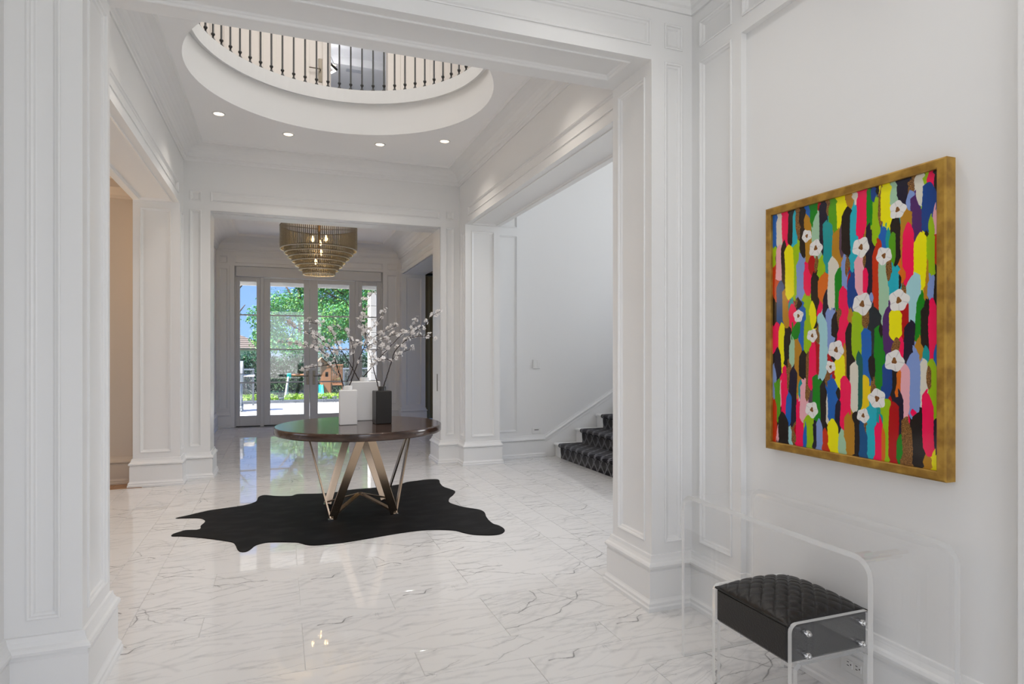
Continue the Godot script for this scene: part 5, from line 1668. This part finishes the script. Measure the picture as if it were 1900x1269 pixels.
func vases_and_branches() -> void:
	vase("slim white square vase, shortest of the two white vases", Vector3(0.552, 0.7602, -5.63), 0.0, 0.148, 0.12, 0.302, 0.075, M["ceramic white"])
	vase("broad white slab vase standing behind the other two", Vector3(0.735, 0.7602, -5.96), 0.0, 0.27, 0.14, 0.36, 0.085, M["ceramic white"])
	vase("dark brown black square vase on the walnut table", Vector3(0.845, 0.7602, -5.62), 0.12, 0.14, 0.14, 0.29, 0.07, M["ceramic black"])
	var bm := blossom_mesh()
	var data := {"w1": [0.522,1.082,-5.670, 0.489,1.184,-5.680, 0.444,1.334,-5.691, 0.382,1.453,-5.701, 0.297,1.530,-5.712, 0.212,1.565,-5.722, 0.118,1.605,-5.733, 0.046,1.669,-5.743],
		"w1b": [0.442,1.334,-5.664, 0.385,1.364,-5.662, 0.305,1.417,-5.660, 0.199,1.451,-5.657, 0.089,1.474,-5.655, -0.020,1.479,-5.653],
		"w1c": [0.458,1.310,-5.687, 0.381,1.280,-5.697, 0.263,1.260,-5.707, 0.162,1.240,-5.718],
		"w2": [0.567,1.084,-5.670, 0.604,1.201,-5.666, 0.651,1.333,-5.662, 0.704,1.466,-5.658, 0.745,1.581,-5.653, 0.818,1.665,-5.649, 0.870,1.742,-5.645, 0.877,1.769,-5.641],
		"w2b": [0.695,1.445,-5.654, 0.779,1.528,-5.644, 0.898,1.590,-5.634, 0.984,1.633,-5.624],
		"w2c": [0.704,1.430,-5.726, 0.880,1.517,-5.760, 1.018,1.566,-5.795, 1.087,1.591,-5.830],
		"b1": [0.668,1.165,-6.000, 0.617,1.267,-6.019, 0.545,1.388,-6.039, 0.491,1.490,-6.058, 0.437,1.591,-6.078, 0.390,1.636,-6.097, 0.306,1.661,-6.117, 0.210,1.676,-6.136],
		"b1b": [0.538,1.394,-5.957, 0.445,1.419,-5.930, 0.318,1.480,-5.903, 0.259,1.582,-5.876],
		"b2": [0.591,1.147,-6.000, 0.635,1.254,-6.011, 0.636,1.407,-6.022, 0.606,1.547,-6.033, 0.583,1.592,-6.044, 0.522,1.617,-6.055, 0.455,1.648,-6.066],
		"b2b": [0.637,1.407,-6.034, 0.672,1.459,-6.062, 0.726,1.472,-6.091],
		"b3": [0.738,1.169,-6.000, 0.833,1.289,-5.977, 0.893,1.361,-5.955, 0.993,1.473,-5.932, 1.086,1.570,-5.909, 1.162,1.610,-5.887, 1.215,1.731,-5.864],
		"k1": [0.816,1.081,-5.650, 0.769,1.271,-5.652, 0.729,1.415,-5.653, 0.695,1.573,-5.655, 0.670,1.648,-5.656, 0.630,1.692,-5.658],
		"k1b": [0.704,1.512,-5.607, 0.680,1.705,-5.585, 0.702,1.830,-5.564, 0.736,1.889,-5.542, 0.749,1.924,-5.521],
		"k1c": [0.758,1.286,-5.653, 0.699,1.309,-5.656, 0.655,1.309,-5.658],
		"k2": [0.863,1.080,-5.650, 0.922,1.270,-5.644, 0.967,1.407,-5.639, 1.051,1.492,-5.633, 1.127,1.570,-5.628, 1.235,1.640,-5.622, 1.297,1.719,-5.617, 1.379,1.775,-5.611],
		"k2b": [0.954,1.331,-5.695, 1.036,1.385,-5.723, 1.112,1.416,-5.751, 1.157,1.460,-5.779],
		"k2c": [1.050,1.492,-5.633, 1.118,1.527,-5.622, 1.248,1.539,-5.611, 1.337,1.509,-5.600],
		"k2d": [0.931,1.309,-5.603, 0.874,1.332,-5.579, 0.789,1.317,-5.556, 0.757,1.377,-5.532, 0.834,1.451,-5.509]}
	for d in [["long blossom branch leaning left out of the slim white vase", ["w1", "w1b", "w1c"]], ["upright blossom branch leaning right out of the slim white vase", ["w2", "w2b", "w2c"]],
		["arching blossom branch leaning left out of the broad white vase", ["b1", "b1b"]], ["short upright blossom branch in the middle of the broad white vase", ["b2", "b2b"]], ["blossom branch leaning right out of the broad white vase", ["b3"]],
		["tall upright blossom branch in the dark vase", ["k1", "k1b", "k1c"]], ["longest blossom branch reaching right from the dark vase", ["k2", "k2b", "k2c", "k2d"]]]:
		var lines := []
		for k in d[1]: lines.append(pack(data[k]))
		var foot: Vector3 = lines[0][0]
		lines[0].push_front(foot + (foot - lines[0][1]).normalized() * 0.035)
		branch(d[0], "blossom_branch", lines, bm)

func outlet(label: String, xf: Transform3D, w: float, h: float, twin: bool) -> void:
	var o := thing("wall_outlet", label, "outlet", Vector3.ZERO)
	o.transform = xf
	var st := tool()
	cbox(st, Vector3(-w / 2, -h / 2, 0), Vector3(w / 2, h / 2, 0.007), 0.003)
	put(st, "cover_plate", M["plastic"], o)
	if twin:
		for x in [-0.02, 0.02]:
			solid(o, "socket", M["plastic"], Vector3(x - 0.016, -0.016, 0.007), Vector3(x + 0.016, 0.016, 0.0095), 0.002)
			for y in [-0.007, 0.007]:
				solid(o, "slot", M["slot"], Vector3(x - 0.009, y - 0.0013, 0.0094), Vector3(x, y + 0.0013, 0.0101))
			solid(o, "slot", M["slot"], Vector3(x + 0.007, -0.0025, 0.0094), Vector3(x + 0.011, 0.0025, 0.0101))
	else:
		solid(o, "cover_slot", M["slot"], Vector3(-0.032, 0.008, 0.006), Vector3(0.032, 0.016, 0.0085), 0.002)

func small_things() -> void:
	outlet("white twin outlet on the baseboard below the clear bench", Transform3D(Basis(Z, Y, -X), Vector3(2.1455, 0.136, -1.86)), 0.125, 0.075, true)
	outlet("white slotted plate low on the stair wall above the baseboard", Transform3D(Basis(), Vector3(3.205, 0.35, -7.72)), 0.13, 0.078, false)
	var sw := thing("light_switch", "small white switch plate halfway up the stair wall", "switch", Vector3(3.2, 1.24, -7.72))
	solid(sw, "plate", M["plastic"], Vector3(-0.05, -0.06, 0), Vector3(0.05, 0.06, 0.022), 0.004)
	for x in [-0.022, 0.022]:
		solid(sw, "rocker", M["plastic"], Vector3(x - 0.016, -0.04, 0.022), Vector3(x + 0.016, 0.04, 0.026), 0.002)
